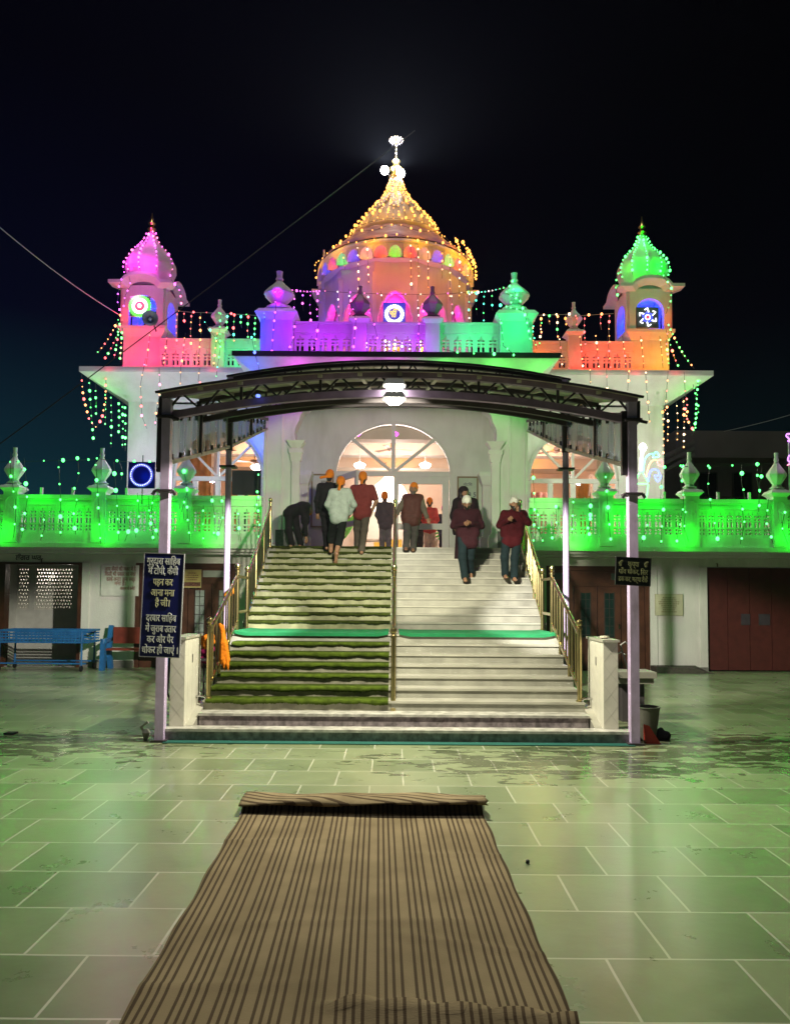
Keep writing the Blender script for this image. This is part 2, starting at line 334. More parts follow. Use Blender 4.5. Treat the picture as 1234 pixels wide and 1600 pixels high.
# ================================================================== CARPET
def carpet():
    m = bpy.data.materials.new('striped_cotton'); m.use_nodes = True; n = m.node_tree; b = n.nodes['Principled BSDF']; N = n.nodes.new; Lk = n.links.new
    uv = N('ShaderNodeUVMap'); s = N('ShaderNodeSeparateXYZ'); Lk(uv.outputs[0], s.inputs[0])
    def m1(op, a, b_):
        q = N('ShaderNodeMath'); q.operation = op
        for i, x in enumerate((a, b_)):
            if isinstance(x, (int, float)): q.inputs[i].default_value = x
            else: Lk(x, q.inputs[i])
        return q.outputs[0]
    fr = m1('FRACT', m1('MULTIPLY', s.outputs[0], 10.8), 0)
    def stripe(c, w): return m1('LESS_THAN', m1('ABSOLUTE', m1('SUBTRACT', fr, c), 0), w)
    st = m1('MAXIMUM', m1('MAXIMUM', stripe(.1, .042), stripe(.31, .042)), m1('MAXIMUM', stripe(.52, .042), stripe(.74, .042)))
    no = N('ShaderNodeTexNoise'); no.inputs['Scale'].default_value = 4; no.inputs['Detail'].default_value = 8; Lk(uv.outputs[0], no.inputs['Vector'])
    wv = N('ShaderNodeTexNoise'); wv.inputs['Scale'].default_value = 130; wv.inputs['Detail'].default_value = 2; mp = N('ShaderNodeMapping'); mp.inputs['Scale'].default_value = (.6, 3, 1); Lk(uv.outputs[0], mp.inputs[0]); Lk(mp.outputs[0], wv.inputs['Vector'])
    r = N('ShaderNodeValToRGB'); r.color_ramp.elements[0].position = .3; r.color_ramp.elements[1].position = .7; r.color_ramp.elements[0].color = (.17, .13, .072, 1); r.color_ramp.elements[1].color = (.265, .208, .122, 1); Lk(no.outputs['Fac'], r.inputs[0])
    x = N('ShaderNodeMix'); x.data_type = 'RGBA'; Lk(m1('MULTIPLY', st, .86), x.inputs[0]); Lk(r.outputs[0], x.inputs[6]); x.inputs[7].default_value = (.04, .023, .012, 1)
    y = N('ShaderNodeMix'); y.data_type = 'RGBA'; y.blend_type = 'MULTIPLY'; y.inputs[0].default_value = .45; Lk(x.outputs[2], y.inputs[6]); Lk(wv.outputs['Color'], y.inputs[7])
    Lk(x.outputs[2], b.inputs['Base Color']); b.inputs['Roughness'].default_value = .92; b.inputs['Specular IOR Level'].default_value = .15
    bp = N('ShaderNodeBump'); bp.inputs['Strength'].default_value = .5; bp.inputs['Distance'].default_value = .004; Lk(wv.outputs['Fac'], bp.inputs['Height']); Lk(bp.outputs[0], b.inputs['Normal'])
    # profile along the run: flat, a hump, then the far end folded back over itself
    rng = np.random.RandomState(3); ys = np.arange(.6, 6.0, .035); nx = 60; V = []; UV = []; F = []
    def edge(y): return (-1.068+(y-3.04)*-.0322, .729+(y-3.04)*-.0116)
    def wr(x, y):
        z = .006+.003*math.sin(3.1*x+2*y)+.003*math.sin(5*y-x*2)
        for (yc, sl, hh, w, x0, x1) in ((3.2, -.16, .055, .028, -.15, 1.2), (3.14, -.16, .03, .05, -.1, 1.2), (4.05, .04, .007, .03, -.7, .3), (5.35, .02, .008, .03, -1.3, -.4), (5.1, -.03, .008, .025, .2, .8), (3.9, -.28, .009, .03, .1, .8), (4.6, .0, .005, .02, -.2, .7), (3.45, .06, .008, .03, -1.2, -.4)):
            d = y-(yc+sl*x); k = 1 if x0 < x < x1 else math.exp(-((x-x0 if x < x0 else x-x1)/.12)**2); z += hh*k*math.exp(-(d/w)**2)
        return z
    rows = [(float(y), None) for y in ys]
    for (y, z) in ((5.98, .01), (6.03, .02), (6.07, .045), (6.12, .055), (6.2, .04), (6.3, .033), (6.4, .026), (6.44, .018), (6.455, .008)): rows.append((y, z))
    for y, z in rows:
        a, c = edge(y)
        if z is not None: a -= .0; c += .0
        for i in range(nx+1):
            t = i/nx; ex_ = .006*math.sin(y*9+(0 if t < .5 else 2)); x_ = a+(c-a)*t+(ex_ if t in (0, 1) else 0)
            zz = wr(x_, y) if z is None else z+.004*math.sin(7*t+y*20)*(1 if z > .01 else 0)
            if y > 5.98 and t > .97: zz *= .8
            V.append((x_, y, zz)); UV.append((t, y/1.8))
    # fold lying on top: starts at the crest and comes back
    n0 = len(rows)
    for j in range(n0-1):
        for i in range(nx): p = j*(nx+1)+i; F.append((p, p+1, p+nx+2, p+nx+1))
    o0 = len(V)
    for k, (y, z) in enumerate(((6.44, .02), (6.42, .045), (6.36, .062), (6.26, .07), (6.14, .078), (6.04, .075), (5.985, .066), (5.97, .05), (5.985, .042))):
        a, c = edge(y); a -= .02; c += .03-.02*(k % 2)
        for i in range(nx+1):
            t = i/nx; V.append((a+(c-a)*t, y+.012*math.sin(5*t)-.02*t, z+.006*math.sin(9*t+k)+.014*math.sin(17*t+.6*k)*.4+(.02+.035*t)*min(1, k/5))); UV.append((t*.18+.2*y, t*2))
    for j in range(8):
        for i in range(nx): p = o0+j*(nx+1)+i; F.append((p, p+1, p+nx+2, p+nx+1))
    me = bpy.data.meshes.new('carpet'); me.from_pydata(V, [], F); u = me.uv_layers.new(name='UVMap')
    for l in me.loops: u.data[l.index].uv = UV[l.vertex_index]
    o = link('carpet', me, m, None, 'all'); md = o.modifiers.new('thickness', 'SOLIDIFY'); md.thickness = .006; md.offset = 1
    tag(o, 'brown striped cotton carpet runner laid on the courtyard, its far end folded over', 'carpet')
carpet()
# ================================================================== STAIRCASE
UPY, UPZ, UD = 12.7, 1.106, .1305
def lowz(i): return .252+.122*i
def upz(i): return UPZ+UD*i
st = thing('staircase', 'marble staircase rising from a foot bath to the lit entrance', 'staircase', (0, 9, 0))
def curb(x0, x1, y0, y1, z0, z1, name='bath_curb', m=wetstone, top=marble):
    o = MB().box(x0, x1, y0, y1, z0, z1-.03).build(name, m, st); MB().box(x0-.012, x1+.012, y0-.015, y1, z1-.03, z1).build('marble_coping', top, o); return o
copem = mat('striped_coping_marble', (.5, .49, .45), .28, var=.45, scale=9, dirt=(.2, .2, .18))
curb(-2.72, 2.8, 8.9, 9.12, 0, .14, top=copem)
MB().box(-2.4, 2.45, 9.12, 9.33, 0, .03).build('bath_floor', wetstone, st)
for sx_ in (-1, 1): MB().add([(sx_*2.42+a, y, z) for a in (-.06, .06) for y, z in ((9.13, 0), (9.75, 0), (9.75, .34), (9.13, .141))], [(0, 1, 2, 3), (7, 6, 5, 4), (0, 4, 5, 1), (1, 5, 6, 2), (2, 6, 7, 3), (3, 7, 4, 0)]).build('side_curb', marble, st)
curb(-2.34, 2.34, 9.33, 9.6, 0, .252, 'plinth_step', top=copem)
def step(x0, x1, y0, y1, z0, z1, base):
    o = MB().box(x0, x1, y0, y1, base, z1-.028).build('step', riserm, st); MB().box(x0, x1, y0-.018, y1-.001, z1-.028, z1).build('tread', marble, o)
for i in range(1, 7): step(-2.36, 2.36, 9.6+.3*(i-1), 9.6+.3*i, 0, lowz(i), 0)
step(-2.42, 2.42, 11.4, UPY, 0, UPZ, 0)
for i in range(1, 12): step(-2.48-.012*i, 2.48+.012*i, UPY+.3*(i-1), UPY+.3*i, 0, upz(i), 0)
step(-2.65, 2.65, 16.0, 17.3, 0, upz(12), 0)
FLOOR = upz(12)
mossr = mat('moss_stained_riser', (.27, .28, .155), .6, var=.35, scale=5, dirt=(.1, .11, .03)); dampr = mat('damp_grey_riser', (.27, .26, .2), .5, var=.35, scale=6, dirt=(.12, .11, .08))
for i in range(1, 7): MB().box(-2.36, -.03, 9.6+.3*(i-1)-.003, 9.6+.3*(i-1)-.0005, lowz(i-1)+.001, lowz(i)-.03).build('stained_riser', dampr, st)
for i in range(1, 13): MB().box(-2.48, -.03, UPY+.3*(i-1)-.003, UPY+.3*(i-1)-.0005, upz(i-1)+.001, upz(i)-.03).build('stained_riser', mossr, st)
# the moss green carpet draped over the left half
def stair_carpet():
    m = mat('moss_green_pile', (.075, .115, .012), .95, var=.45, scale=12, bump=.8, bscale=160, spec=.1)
    rng = random.Random(5); V = []; F = []; nx = 190
    def strip(x0, x1, y, z, yb, drop, rag):
        o = len(V)
        for i in range(nx+1):
            x = x0+(x1-x0)*i/nx; w = .006*math.sin(x*5+y)
            d = drop*(1-.0)+rag*(.5*math.sin(x*7.3+y*31)+.35*math.sin(x*19+y*13)+.5*rng.uniform(-1, 1)); d = min(.122, max(.012, d))
            V.extend([(x, yb-.004, z+.007), (x, y+.03, z+.008+abs(w)*.3), (x, y-.016, z+.009), (x, y-.026, z-.004), (x, y-.024+.003*math.sin(x*23), z-d)])
        for i in range(nx):
            for k in range(4): p = o+i*5+k; F.append((p, p+5, p+6, p+1))
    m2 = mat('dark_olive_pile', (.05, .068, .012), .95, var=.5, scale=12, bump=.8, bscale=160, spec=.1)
    def done(lab, m=m):
        me = bpy.data.meshes.new('stair_carpet'); me.from_pydata(V, [], F); o = link('stair_carpet', me, m, None, 'all'); V.clear(); F.clear()
        md = o.modifiers.new('pile', 'SOLIDIFY'); md.thickness = .01; md.offset = 0; tag(o, lab, 'carpet', 'green stair carpets')
    for i in range(1, 7): strip(-2.33, -.07, 9.6+.3*(i-1), lowz(i), 9.6+.3*i, .034+.006*(i % 3), .014)
    done('worn moss green carpet on the left half of the lower flight of steps')
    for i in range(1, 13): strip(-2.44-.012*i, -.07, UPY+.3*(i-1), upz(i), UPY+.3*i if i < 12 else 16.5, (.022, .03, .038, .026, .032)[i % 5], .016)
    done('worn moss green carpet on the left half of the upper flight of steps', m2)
stair_carpet()
matg = mat('bright_green_mat', (.01, .25, .09), .8, var=.15, bump=.5, bscale=120)
for nm, x0, x1, lab in (('landing_mat', -2.35, -.09, 'bright green mat on the landing over the mossy left flight'), ('landing_mat', .07, 2.36, 'bright green mat on the landing over the bare marble right flight')):
    n = 30; V = []; F = []
    for i in range(n+1):
        t = i/n; x = x0+(x1-x0)*t; lift = .03*max(0, 1-t/.06)+.03*max(0, 1-(1-t)/.06)
        V += [(x, 11.36, UPZ-.035+lift), (x, 11.35, UPZ+.012+lift), (x, 12.6, UPZ+.014+lift*.4)]
    for i in range(n): F += [(i*3, i*3+3, i*3+4, i*3+1), (i*3+1, i*3+4, i*3+5, i*3+2)]
    me = bpy.data.meshes.new(nm); me.from_pydata(V, [], F); o = link(nm, me, matg, None); md = o.modifiers.new('t', 'SOLIDIFY'); md.thickness = .012
    tag(o, lab, 'mat', 'green landing mats')
mm = mat('teal_rubber_strip', (.012, .1, .08), .6)
tag(MB().box(-2.6, 2.72, 8.74, 8.885, .001, .012).build('rubber_strip', mm), 'thin teal mat strip on the ground along the foot bath curb', 'mat')
cardm = emit('green_led_glow', (.1, 1, .3), .9)
# ------------------------------------------------------------------ railings
def railing(label, lower, upper, lw=.9, balusters=True):
    r = thing('stair_railing', label, 'railing', (lower[0][0], lower[0][1], lower[0][2]), 'brass railings of the staircase')
    def newel(p, h=.95):
        mb = MB(); x, y, z = p
        mb.lathe([(.045, z), (.045, z+.03), (.03, z+.04), (.03, z+h-.05), (.04, z+h-.045), (.04, z+h-.02), (.02, z+h)], 12, (x, y, 0))
        o = mb.build('post', brass, r, True); MB().lathe([(.002, z+h-.01), (.035, z+h+.01), (.045, z+h+.04), (.035, z+h+.07), (.002, z+h+.088)], 12, (x, y, 0)).build('ball_cap', brass, o, True)
    for seg in (lower, upper):
        a, b = Vector(seg[0]), Vector(seg[1]); n = seg[2]
        for p in ([a, b] if n else [a, b]): newel(p)
        up = Vector((0, 0, 1))
        MB().tube([a+up*.85, b+up*.85], .028, 10).build('handrail', brass, r, True)
        if balusters:
            MB().bar(a+up*.16, b+up*.16, .03, .05).build('bottom_rail', brass, r)
            for k in range(1, n):
                p = a.lerp(b, k/n); MB().tube([p+up*.17, p+up*.84], .014, 6).build('baluster', brass, r, True)
        for k in (.33, .66):
            p = a.lerp(b, k)
            MB().tube([p-up*.05, p+up*.85], .022, 8).build('post', brass, r, True)
    if balusters:
        p, q = Vector(lower[1]), Vector(upper[0]); up = Vector((0, 0, 1))
        for h in (.84, .3): MB().bar(p+up*h, q+up*h, .03, .04).build('landing_rail', brass, r)
    return r
railing('brass railing on the left edge of the stairs with orange scarves tied to it', ((-2.31, 9.65, .36), (-2.36, 11.55, UPZ), 9), ((-2.42, 12.62, UPZ), (-2.6, 15.95, FLOOR-.02), 14))
railing('plain brass railing on the right edge of the stairs beside the bare marble steps', ((2.31, 9.65, .36), (2.36, 11.55, UPZ), 9), ((2.42, 12.62, UPZ), (2.6, 15.95, FLOOR-.02), 14))
railing('single brass handrail dividing the carpeted and bare halves of the stairs', ((-.01, 9.63, .25), (-.01, 11.5, UPZ), 0), ((-.01, 12.5, UPZ), (-.01, 16.0, FLOOR-.02), 0), balusters=False)
# ------------------------------------------------------------------ tap pillars
tile = mat('cream_wall_tile', (.68, .66, .58), .25, var=.07)
def pillar(sgn, label):
    t = thing('tap_pillar', label, 'pillar', (sgn*2.54, 9.05, .14), 'tiled tap pillars beside the foot bath')
    c = sgn*2.535
    o = MB().box(c-.085, c+.085, 9.06, 9.78, .141, 1.15).build('tiled_shaft', tile, t)
    MB().box(c-.1, c+.1, 9.03, 9.81, 1.15, 1.178).build('cap_slab', marble, t)
    grout = mat('tile_joint', (.5, .48, .43), .8); g = MB()
    for k in range(4):
        z = .2+.24*k; y = 9.0608
        g.bar((c-.08, y, z), (c+.08, y, z+.2), .004); g.bar((c+.08, y, z), (c-.08, y, z+.2), .004)
    xi = c-sgn*.0842
    for k in range(4): g.bar((xi, 9.08, .3+.22*k), (xi, 9.76, .3+.22*k), .004)
    for k in range(3): g.bar((xi, 9.2+.2*k, .15), (xi, 9.2+.2*k, 1.14), .004)
    g.build('tile_joints', grout, o)
    chrome = mat('chrome', (.6, .6, .62), .15, metal=1)
    tp = MB().tube([(xi, 9.6, .42), (xi-sgn*.09, 9.6, .42), (xi-sgn*.12, 9.6, .40), (xi-sgn*.12, 9.6, .37)], .014, 8).build('tap', chrome, t, True)
    MB().tube([(xi-sgn*.05, 9.6, .42), (xi-sgn*.05, 9.6, .47)], .009, 6).bar((xi-sgn*.05, 9.56, .475), (xi-sgn*.05, 9.64, .475), .012).build('handle', chrome, tp)
    MB().box(xi-.004, xi+.004, 9.38, 9.41, .85, .95).build('emblem_mark', black, t)
pillar(-1, 'white tiled pillar with a tap left of the foot bath, behind the blue notice')
pillar(1, 'white tiled pillar with a tap right of the foot bath, a soap dish on top')
rs = MB(); rs.lathe([(.03, 0), (.06, .012), (.055, .03), (.02, .035)], 12, (2.53, 9.3, 1.179)); tag(rs.build('soap_dish', mat('pale_soap', (.55, .5, .4), .5), None, True), 'small pale soap dish lying on the right tiled pillar', 'soap dish')
# ================================================================== CANOPY
cn = thing('entrance_canopy', 'arched steel canopy with lavender posts and clear side curtains over the stairs', 'canopy', (0, 8.9, 0))
def roofz(x, y, up=None): return (4.31+(y-8.9)*.22 if (y < 12.3 if up is None else not up) else 5.49+(y-12.3)*.16)-.275*(x/2.75)**2
for x in (-2.665, 2.745):
    o = MB().box(x-.05, x+.05, 8.82, 8.93, 0, 3.95).build('post', steelp, cn)
    MB().box(x-.1, x+.1, 8.78, 8.97, 2.86, 2.885).bar((x-.1, 8.8, 2.87), (x-.13, 8.8, 2.82), .03).bar((x+.1, 8.8, 2.87), (x+.13, 8.8, 2.82), .03).build('clamp', darksteel, o)
    MB().box(x-.1, x+.1, 8.78, 8.97, 3.72, 3.75).bar((x+.0, 8.8, 3.74), (x+.16, 8.8, 3.70), .03).build('clamp', darksteel, o)
    MB().box(x-.115, x-.052, 8.86, 8.92, 3.1, 3.85).build('cable_box', darksteel, o)
    MB().box(x-.09, x+.09, 8.785, 8.965, 0, .025).build('base_plate', darksteel, o)
for x in (-2.7, 2.75):
    mb = MB(); mb.lathe([(.05, 0), (.05, 5.2)], 12, (x, 12.35, 0)); o = mb.build('post', steelp, cn, True)
    MB().lathe([(.06, 4.0), (.06, 4.75)], 12, (x, 12.35, 0)).build('sleeve', darksteel, o, True)
    MB().box(x-.13, x+.13, 12.25, 12.45, 3.72, 3.75).build('clamp', darksteel, o)
def truss(y, dep, m, w=.07, up=None):
    xs = [-2.74+5.56*i/24 for i in range(25)]; top = [(x, y, roofz(x, y, up)-.05) for x in xs]; bot = [(x, y, roofz(x, y, up)-.05-dep*(1-.12*(1-(x/2.8)**2))) for x in xs]
    c = MB()
    for a, b in zip(top, top[1:]): c.bar(a, b, w, w*.9)
    o = c.build('truss', m, cn); c = MB()
    for a, b in zip(bot, bot[1:]): c.bar(a, b, w, w*1.2)
    c.build('bottom_chord', m, o); c = MB()
    for i in range(0, 24, 2):
        c.bar(bot[i], top[i+1], .022); c.bar(top[i+1], bot[i+2], .022)
        if i % 4 == 0: c.bar(bot[i], top[i], .03)
    c.bar(bot[0], top[0], .06); c.bar(bot[24], top[24], .06)
    c.build('web_bars', darksteel, o)
truss(8.9, .25, truss_m)
for y, up in ((10.6, False), (12.25, False), (12.4, True), (14.1, True), (15.9, True)): truss(y, .27 if y != 12.4 else .36, darksteel, .06, up)
sheet = mat('weathered_roof_sheet', (.42, .39, .3), .5, var=.3, dirt=(.05, .05, .04))
def roof_sheet():
    nx = 28
    for up, yy in ((False, [8.72, 10.6, 12.33]), (True, [12.36, 14.1, 16.1])):
        V = []; F = []
        for y in yy:
            for i in range(nx+1): x = -2.76+5.6*i/nx; V.append((x, y, roofz(x, y, up)+.01))
        for j in range(len(yy)-1):
            for i in range(nx): p = j*(nx+1)+i; F.append((p, p+1, p+nx+2, p+nx+1))
        me = bpy.data.meshes.new('roof_sheet'); me.from_pydata(V, [], F); o = link('roof_sheet', me, sheet, cn); md = o.modifiers.new('t', 'SOLIDIFY'); md.thickness = .02
    edge = MB(); xs = [-2.76+5.6*i/nx for i in range(nx+1)]
    for a, b in zip(xs, xs[1:]): edge.bar((a, 8.71, roofz(a, 8.72)), (b, 8.71, roofz(b, 8.72)), .02, .025)
    edge.build('edge_trim', darksteel, o); edge = MB()
    for a, b_ in zip(xs, xs[1:]): edge.bar((a, 12.35, roofz(a, 12.36, True)), (b_, 12.35, roofz(b_, 12.36, True)), .02, .03)
    edge.build('edge_trim', darksteel, o)
    pl = mat('aluminium_purlin', (.5, .48, .4), .45)
    for i in range(1, 12):
        x = -2.74+5.56*i/12; MB().bar((x, 8.8, roofz(x, 8.8)-.035), (x, 12.28, roofz(x, 12.28)-.035), .05, .035).build('purlin', pl, cn); MB().bar((x, 12.42, roofz(x, 12.42)-.035), (x, 16, roofz(x, 16)-.035), .05, .035).build('purlin', pl, cn)
roof_sheet()
curt = bpy.data.materials.new('clear_plastic_curtain'); curt.use_nodes = True
n = curt.node_tree; n.nodes.clear(); oo = n.nodes.new('ShaderNodeOutputMaterial'); tt = n.nodes.new('ShaderNodeBsdfTransparent'); pp = n.nodes.new('ShaderNodeBsdfPrincipled'); mxs = n.nodes.new('ShaderNodeMixShader')
tt.inputs[0].default_value = (.75, .78, .8, 1); pp.inputs['Roughness'].default_value = .25
tcx = n.nodes.new('ShaderNodeTexCoord'); wvx = n.nodes.new('ShaderNodeTexWave'); wvx.bands_direction = 'Y'; wvx.inputs['Scale'].default_value = .55; wvx.inputs['Distortion'].default_value = 1.2; wvx.inputs['Detail Scale'].default_value = .4
n.links.new(tcx.outputs['Object'], wvx.inputs[0]); rc = n.nodes.new('ShaderNodeValToRGB'); rc.color_ramp.elements[0].color = (.05, .1, .15, 1); rc.color_ramp.elements[1].color = (.34, .35, .34, 1); rc.color_ramp.elements[0].position = .35; rc.color_ramp.elements[1].position = .6
n.links.new(wvx.outputs['Fac'], rc.inputs[0]); n.links.new(rc.outputs[0], pp.inputs['Base Color']); mxs.inputs[0].default_value = .72
n.links.new(tt.outputs[0], mxs.inputs[1]); n.links.new(pp.outputs[0], mxs.inputs[2]); n.links.new(mxs.outputs[0], oo.inputs[0])
for s_ in (-1, 1):
    X = s_*2.72+.03
    def low(y): return 3.2+(y-8.9)*.25 if y < 12.3 else 4.05+(y-12.3)*.3
    def top_(y): return 3.76+(y-8.9)*.235 if y < 12.3 else 4.56+(y-12.3)*.2
    for y0, y1 in ((9.0, 10.45), (10.55, 12.2), (12.5, 14.1), (14.2, 15.8)):
        V = []; F = []; nn = 24
        for i in range(nn+1):
            y = y0+(y1-y0)*i/nn; w = .025*math.sin(i*1.3)
            V += [(X+w, y, low(y)+.03), (X+w*.6, y, top_(y))]
        for i in range(nn): F.append((2*i, 2*i+2, 2*i+3, 2*i+1))
        me = bpy.data.meshes.new('side_curtain'); me.from_pydata(V, [], F); o = link('side_curtain', me, curt, cn, 'all')
        h = MB()
        for k in range(4):
            y = y0+(y1-y0)*(k+.5)/4; h.box(X-.02, X+.02, y-.012, y+.012, low(y)-.02, low(y)+.09); h.box(X-.02, X+.02, y-.015, y+.015, top_(y)-.06, top_(y)+.04)
        h.build('curtain_hook', darksteel, o)
    for a, b in ((8.9, 12.3), (12.3, 15.9)):
        MB().bar((X, a, low(a)), (X, b, low(b)), .04, .05).build('curtain_rail', mat('pale_rail', (.5, .48, .42), .5), cn)
        MB().bar((X, a, top_(a)+.05), (X, b, top_(b)+.05), .06, .06).build('side_beam', darksteel, cn)
    for y in (10.5, 12.35, 14.15): MB().bar((X, y, low(y)), (X, y, top_(y)+.1), .05).build('side_upright', darksteel, cn)
# flood lights under the canopy
ledface = emit('lamp_face', (1, .97, .86), 45)
def flood(x, y, z, label, P, tilt, size, ly=None):
    t = thing('flood_light', label, 'lamp', (x, y, z), 'canopy flood lights')
    MB().tbox(x, y, z, z+.07, .26, .2, .18, .14).build('housing', mat('lamp_housing', (.5, .5, .48), .4), t)
    MB().tbox(x, y, z-.055, z-.002, .1, .08, .2, .16).build('lamp_face', ledface, t)
    MB().bar((x, y+.05, z+.06), (x, 8.88, 4.1), .025).build('bracket', darksteel, t)
    spot((x, ly or y, z-.1), (0, tilt, -1 if tilt < 1 else -.16), (1, .94, .7), P, size, .09, t, 'flood_or_fill_spot', .06 if size > 90 else .25)
flood(-.02, 8.42, at(616, 624, 8.42).z, 'lower of the two bright flood lights hung in the middle of the canopy', 1350, .1, 155)
flood(-.02, 8.76, at(616, 603, 8.76).z, 'upper of the two bright flood lights hung in the middle of the canopy', 1250, 1.0, 58, 9.2)
for s_ in (-1, 1): spot((-.02+.08*s_, 8.4, at(616, 624, 8.42).z-.06), (.524*s_, .748, -.42), (1, .95, .84), 3300, 36, .06, cn, "flood_or_fill_spot", .45)  # two fill spots without fixtures, added to brighten side walls and courtyard
# ================================================================== TEMPLE
tp = thing('temple', 'white domed temple washed in coloured light above a ground floor of dark doors', 'temple', (0, 17.4, 0))
GY = 17.4; TZ = FLOOR
# ---- ground floor wall with its openings
def gwall():
    H = 2.36
    for x0, x1 in ((-11, -8.95), (-7.06, -5.86), (-3.5, -2.7), (2.7, 3.42), (5.76, 7.05), (9.55, 11)):
        o = MB().box(x0, x1, GY, GY+.3, 0, H).build('ground_floor_wall', wallm, tp)
        if x1-x0 < 1.5: MB().box(x0-.0, x0+.16, GY-.035, GY-.002, 0, H-.002).box(x1-.16, x1, GY-.035, GY-.002, 0, H-.002).build('pilaster', wallm, o)
    [MB().box(q0, q1, GY, GY+.3, H, 2.55).build('lintel_wall', wallm, tp) for q0, q1 in ((-11, -2.7), (2.7, 11))]
    for a, b in ((-11, -2.68), (2.68, 11)):
        o = MB().box(a, b, 17.12, 17.7, 2.553, 2.6).box(a, b, 17.03, 17.7, 2.603, 2.672).build('ledge', white, tp)
        MB().box(a, b, 16.93, 20.25, 2.675, 2.775).build('terrace_slab', white, tp)
    MB().box(-2.66, 2.66, 17.32, 20.0, 2.3, TZ).build('porch_floor', marble, tp)
    for x in (-7.98, 5.35, 7.28, -2.95): MB().tube([(x, GY-.02, 2.44), (x, GY-.05, 2.43), (x, GY-.05, 2.36)], .014, 6).build('wall_hook', mat('rusty_hook', (.1, .06, .03), .7), tp)
    skirt = mat('grey_skirting', (.2, .19, .17), .6, var=.3)
    MB().box(-7.06, -5.86, GY-.05, GY-.036, 0, .16).box(5.76, 7.05, GY-.05, GY-.036, .0, .1).build('skirting', skirt, tp)
gwall()
# kitchen hall recess on the left, with pierced screens
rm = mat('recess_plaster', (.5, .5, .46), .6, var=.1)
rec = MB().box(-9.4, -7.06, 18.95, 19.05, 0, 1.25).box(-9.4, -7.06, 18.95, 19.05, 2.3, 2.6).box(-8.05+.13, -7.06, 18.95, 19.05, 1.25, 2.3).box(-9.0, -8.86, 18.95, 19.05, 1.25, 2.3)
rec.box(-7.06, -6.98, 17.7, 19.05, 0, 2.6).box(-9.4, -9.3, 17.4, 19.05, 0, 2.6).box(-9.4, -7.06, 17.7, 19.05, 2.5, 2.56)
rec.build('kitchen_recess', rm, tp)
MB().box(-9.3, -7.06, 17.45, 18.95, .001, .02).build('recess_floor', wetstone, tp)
for nm, x0, x1, k in (('pierced_screen', -8.86, -7.92, 13), ('pierced_screen', -9.3, -9.0, 4)):
    mb = MB(); nxh = k*2+1; w = (x1-x0)/nxh; xs = [x0+w*i for i in range(nxh+1)]; zs = [1.25+1.05*j/25 for j in range(26)]
    holes(mb, xs, zs, lambda i, j: j % 2 == 1 and (i % 2 == ((j//2) % 2)) and 0 < i < nxh-1, 18.97, 19.03).build(nm, mat('pale_screen', (.55, .54, .48), .5), tp)
MB().box(-9.6, -6.9, 20.2, 20.3, 0, 2.6).box(-9.7, -9.6, 19.05, 20.3, 0, 2.6).box(-6.9, -6.8, 19.05, 20.3, 0, 2.6).box(-9.6, -6.9, 19.05, 20.3, 2.56, 2.62).build('kitchen_wall', rm, tp)
glow((-8.3, 19.6, 2.1), (1, .9, .78), 55, .12, tp, 'kitchen_bulb')
jamb = MB().box(-7.15, -7.055, GY-.03, GY+.2, 0, 2.36).box(-8.96, -8.8, GY-.03, GY+.2, 0, 2.36).box(-8.8, -7.15, GY-.03, GY+.2, 2.31, 2.358).build('door_frame', wood, tp)
lettering([('ਲੰਗਰ ਘਰ', .16, -8.3, 2.41, .012, 1.0)], black, tp, Matrix.Translation((0, GY-.006, 0)))
# doors
def door(x0, x1, z1, label, lit):
    d = thing('door', None, None); d.location = ((x0+x1)/2, GY, 0)
    bpy.data.objects.remove(d)
    f = MB().box(x0, x0+.1, GY+.0, GY+.14, 0, z1).box(x1-.1, x1, GY+.0, GY+.14, 0, z1).box(x0+.1, x1-.1, GY, GY+.14, z1-.1, z1).box(x0+.1, x1-.1, GY+.02, GY+.12, 1.9, 1.98)
    o = f.build('door', wood, tp); o['label'] = label
    n = 4; w = (x1-x0-.2)/n
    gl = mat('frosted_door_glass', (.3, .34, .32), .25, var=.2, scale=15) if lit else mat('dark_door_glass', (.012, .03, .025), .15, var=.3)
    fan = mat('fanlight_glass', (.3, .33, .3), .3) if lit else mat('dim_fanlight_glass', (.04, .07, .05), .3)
    lf = MB(); gm = MB(); bars = MB()
    for i in range(n):
        a = x0+.1+w*i; lf.box(a+.008, a+w-.008, GY+.05, GY+.1, 0, 1.9)
        c = a+w/2; gm.box(c-.1, c+.1, GY+.035, GY+.048, .75, 1.75)
        for k in range(5): bars.box(c-.1, c+.1, GY+.026, GY+.034, .8+.2*k, .812+.2*k)
        bars.bar((c, GY+.03, .75), (c, GY+.03, 1.75), .012)
        bars.box(c-.115, c-.1, GY+.026, GY+.05, .73, 1.77).box(c+.1, c+.115, GY+.026, GY+.05, .73, 1.77)
    lf.build('door_leaf', wood, o); gm.build('glass_panel', gl, o); bars.build('lead_bars', mat('dark_lead', (.03, .025, .02), .5), o)
    MB().box(x0+.1, x1-.1, GY+.05, GY+.09, 1.98, z1-.1).build('transom_panel', wood, o)
    MB().box(x1-.85, x1-.3, GY+.03, GY+.045, 2.05, 2.2).build('fanlight', fan, o)
    MB().box(x0+.15, x0+.55, GY+.03, GY+.045, 2.05, 2.2).build('fanlight', fan, o)
    h = MB(); ch = mat('chrome', (.6, .6, .62), .15, metal=1)
    for c in (x0+.1+w-.06, x0+.1+w+.06, x1-.1-w-.06): h.tube([(c, GY+.03, .95), (c, GY+.0, .95), (c, GY+.0, 1.05), (c, GY+.03, 1.05)], .01, 6)
    h.build('handle', ch, o)
door(-5.86, -3.5, 2.36, 'dark wooden four leaf door with pale glass panels', True)
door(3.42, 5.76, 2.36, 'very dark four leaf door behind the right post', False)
gm = MB()
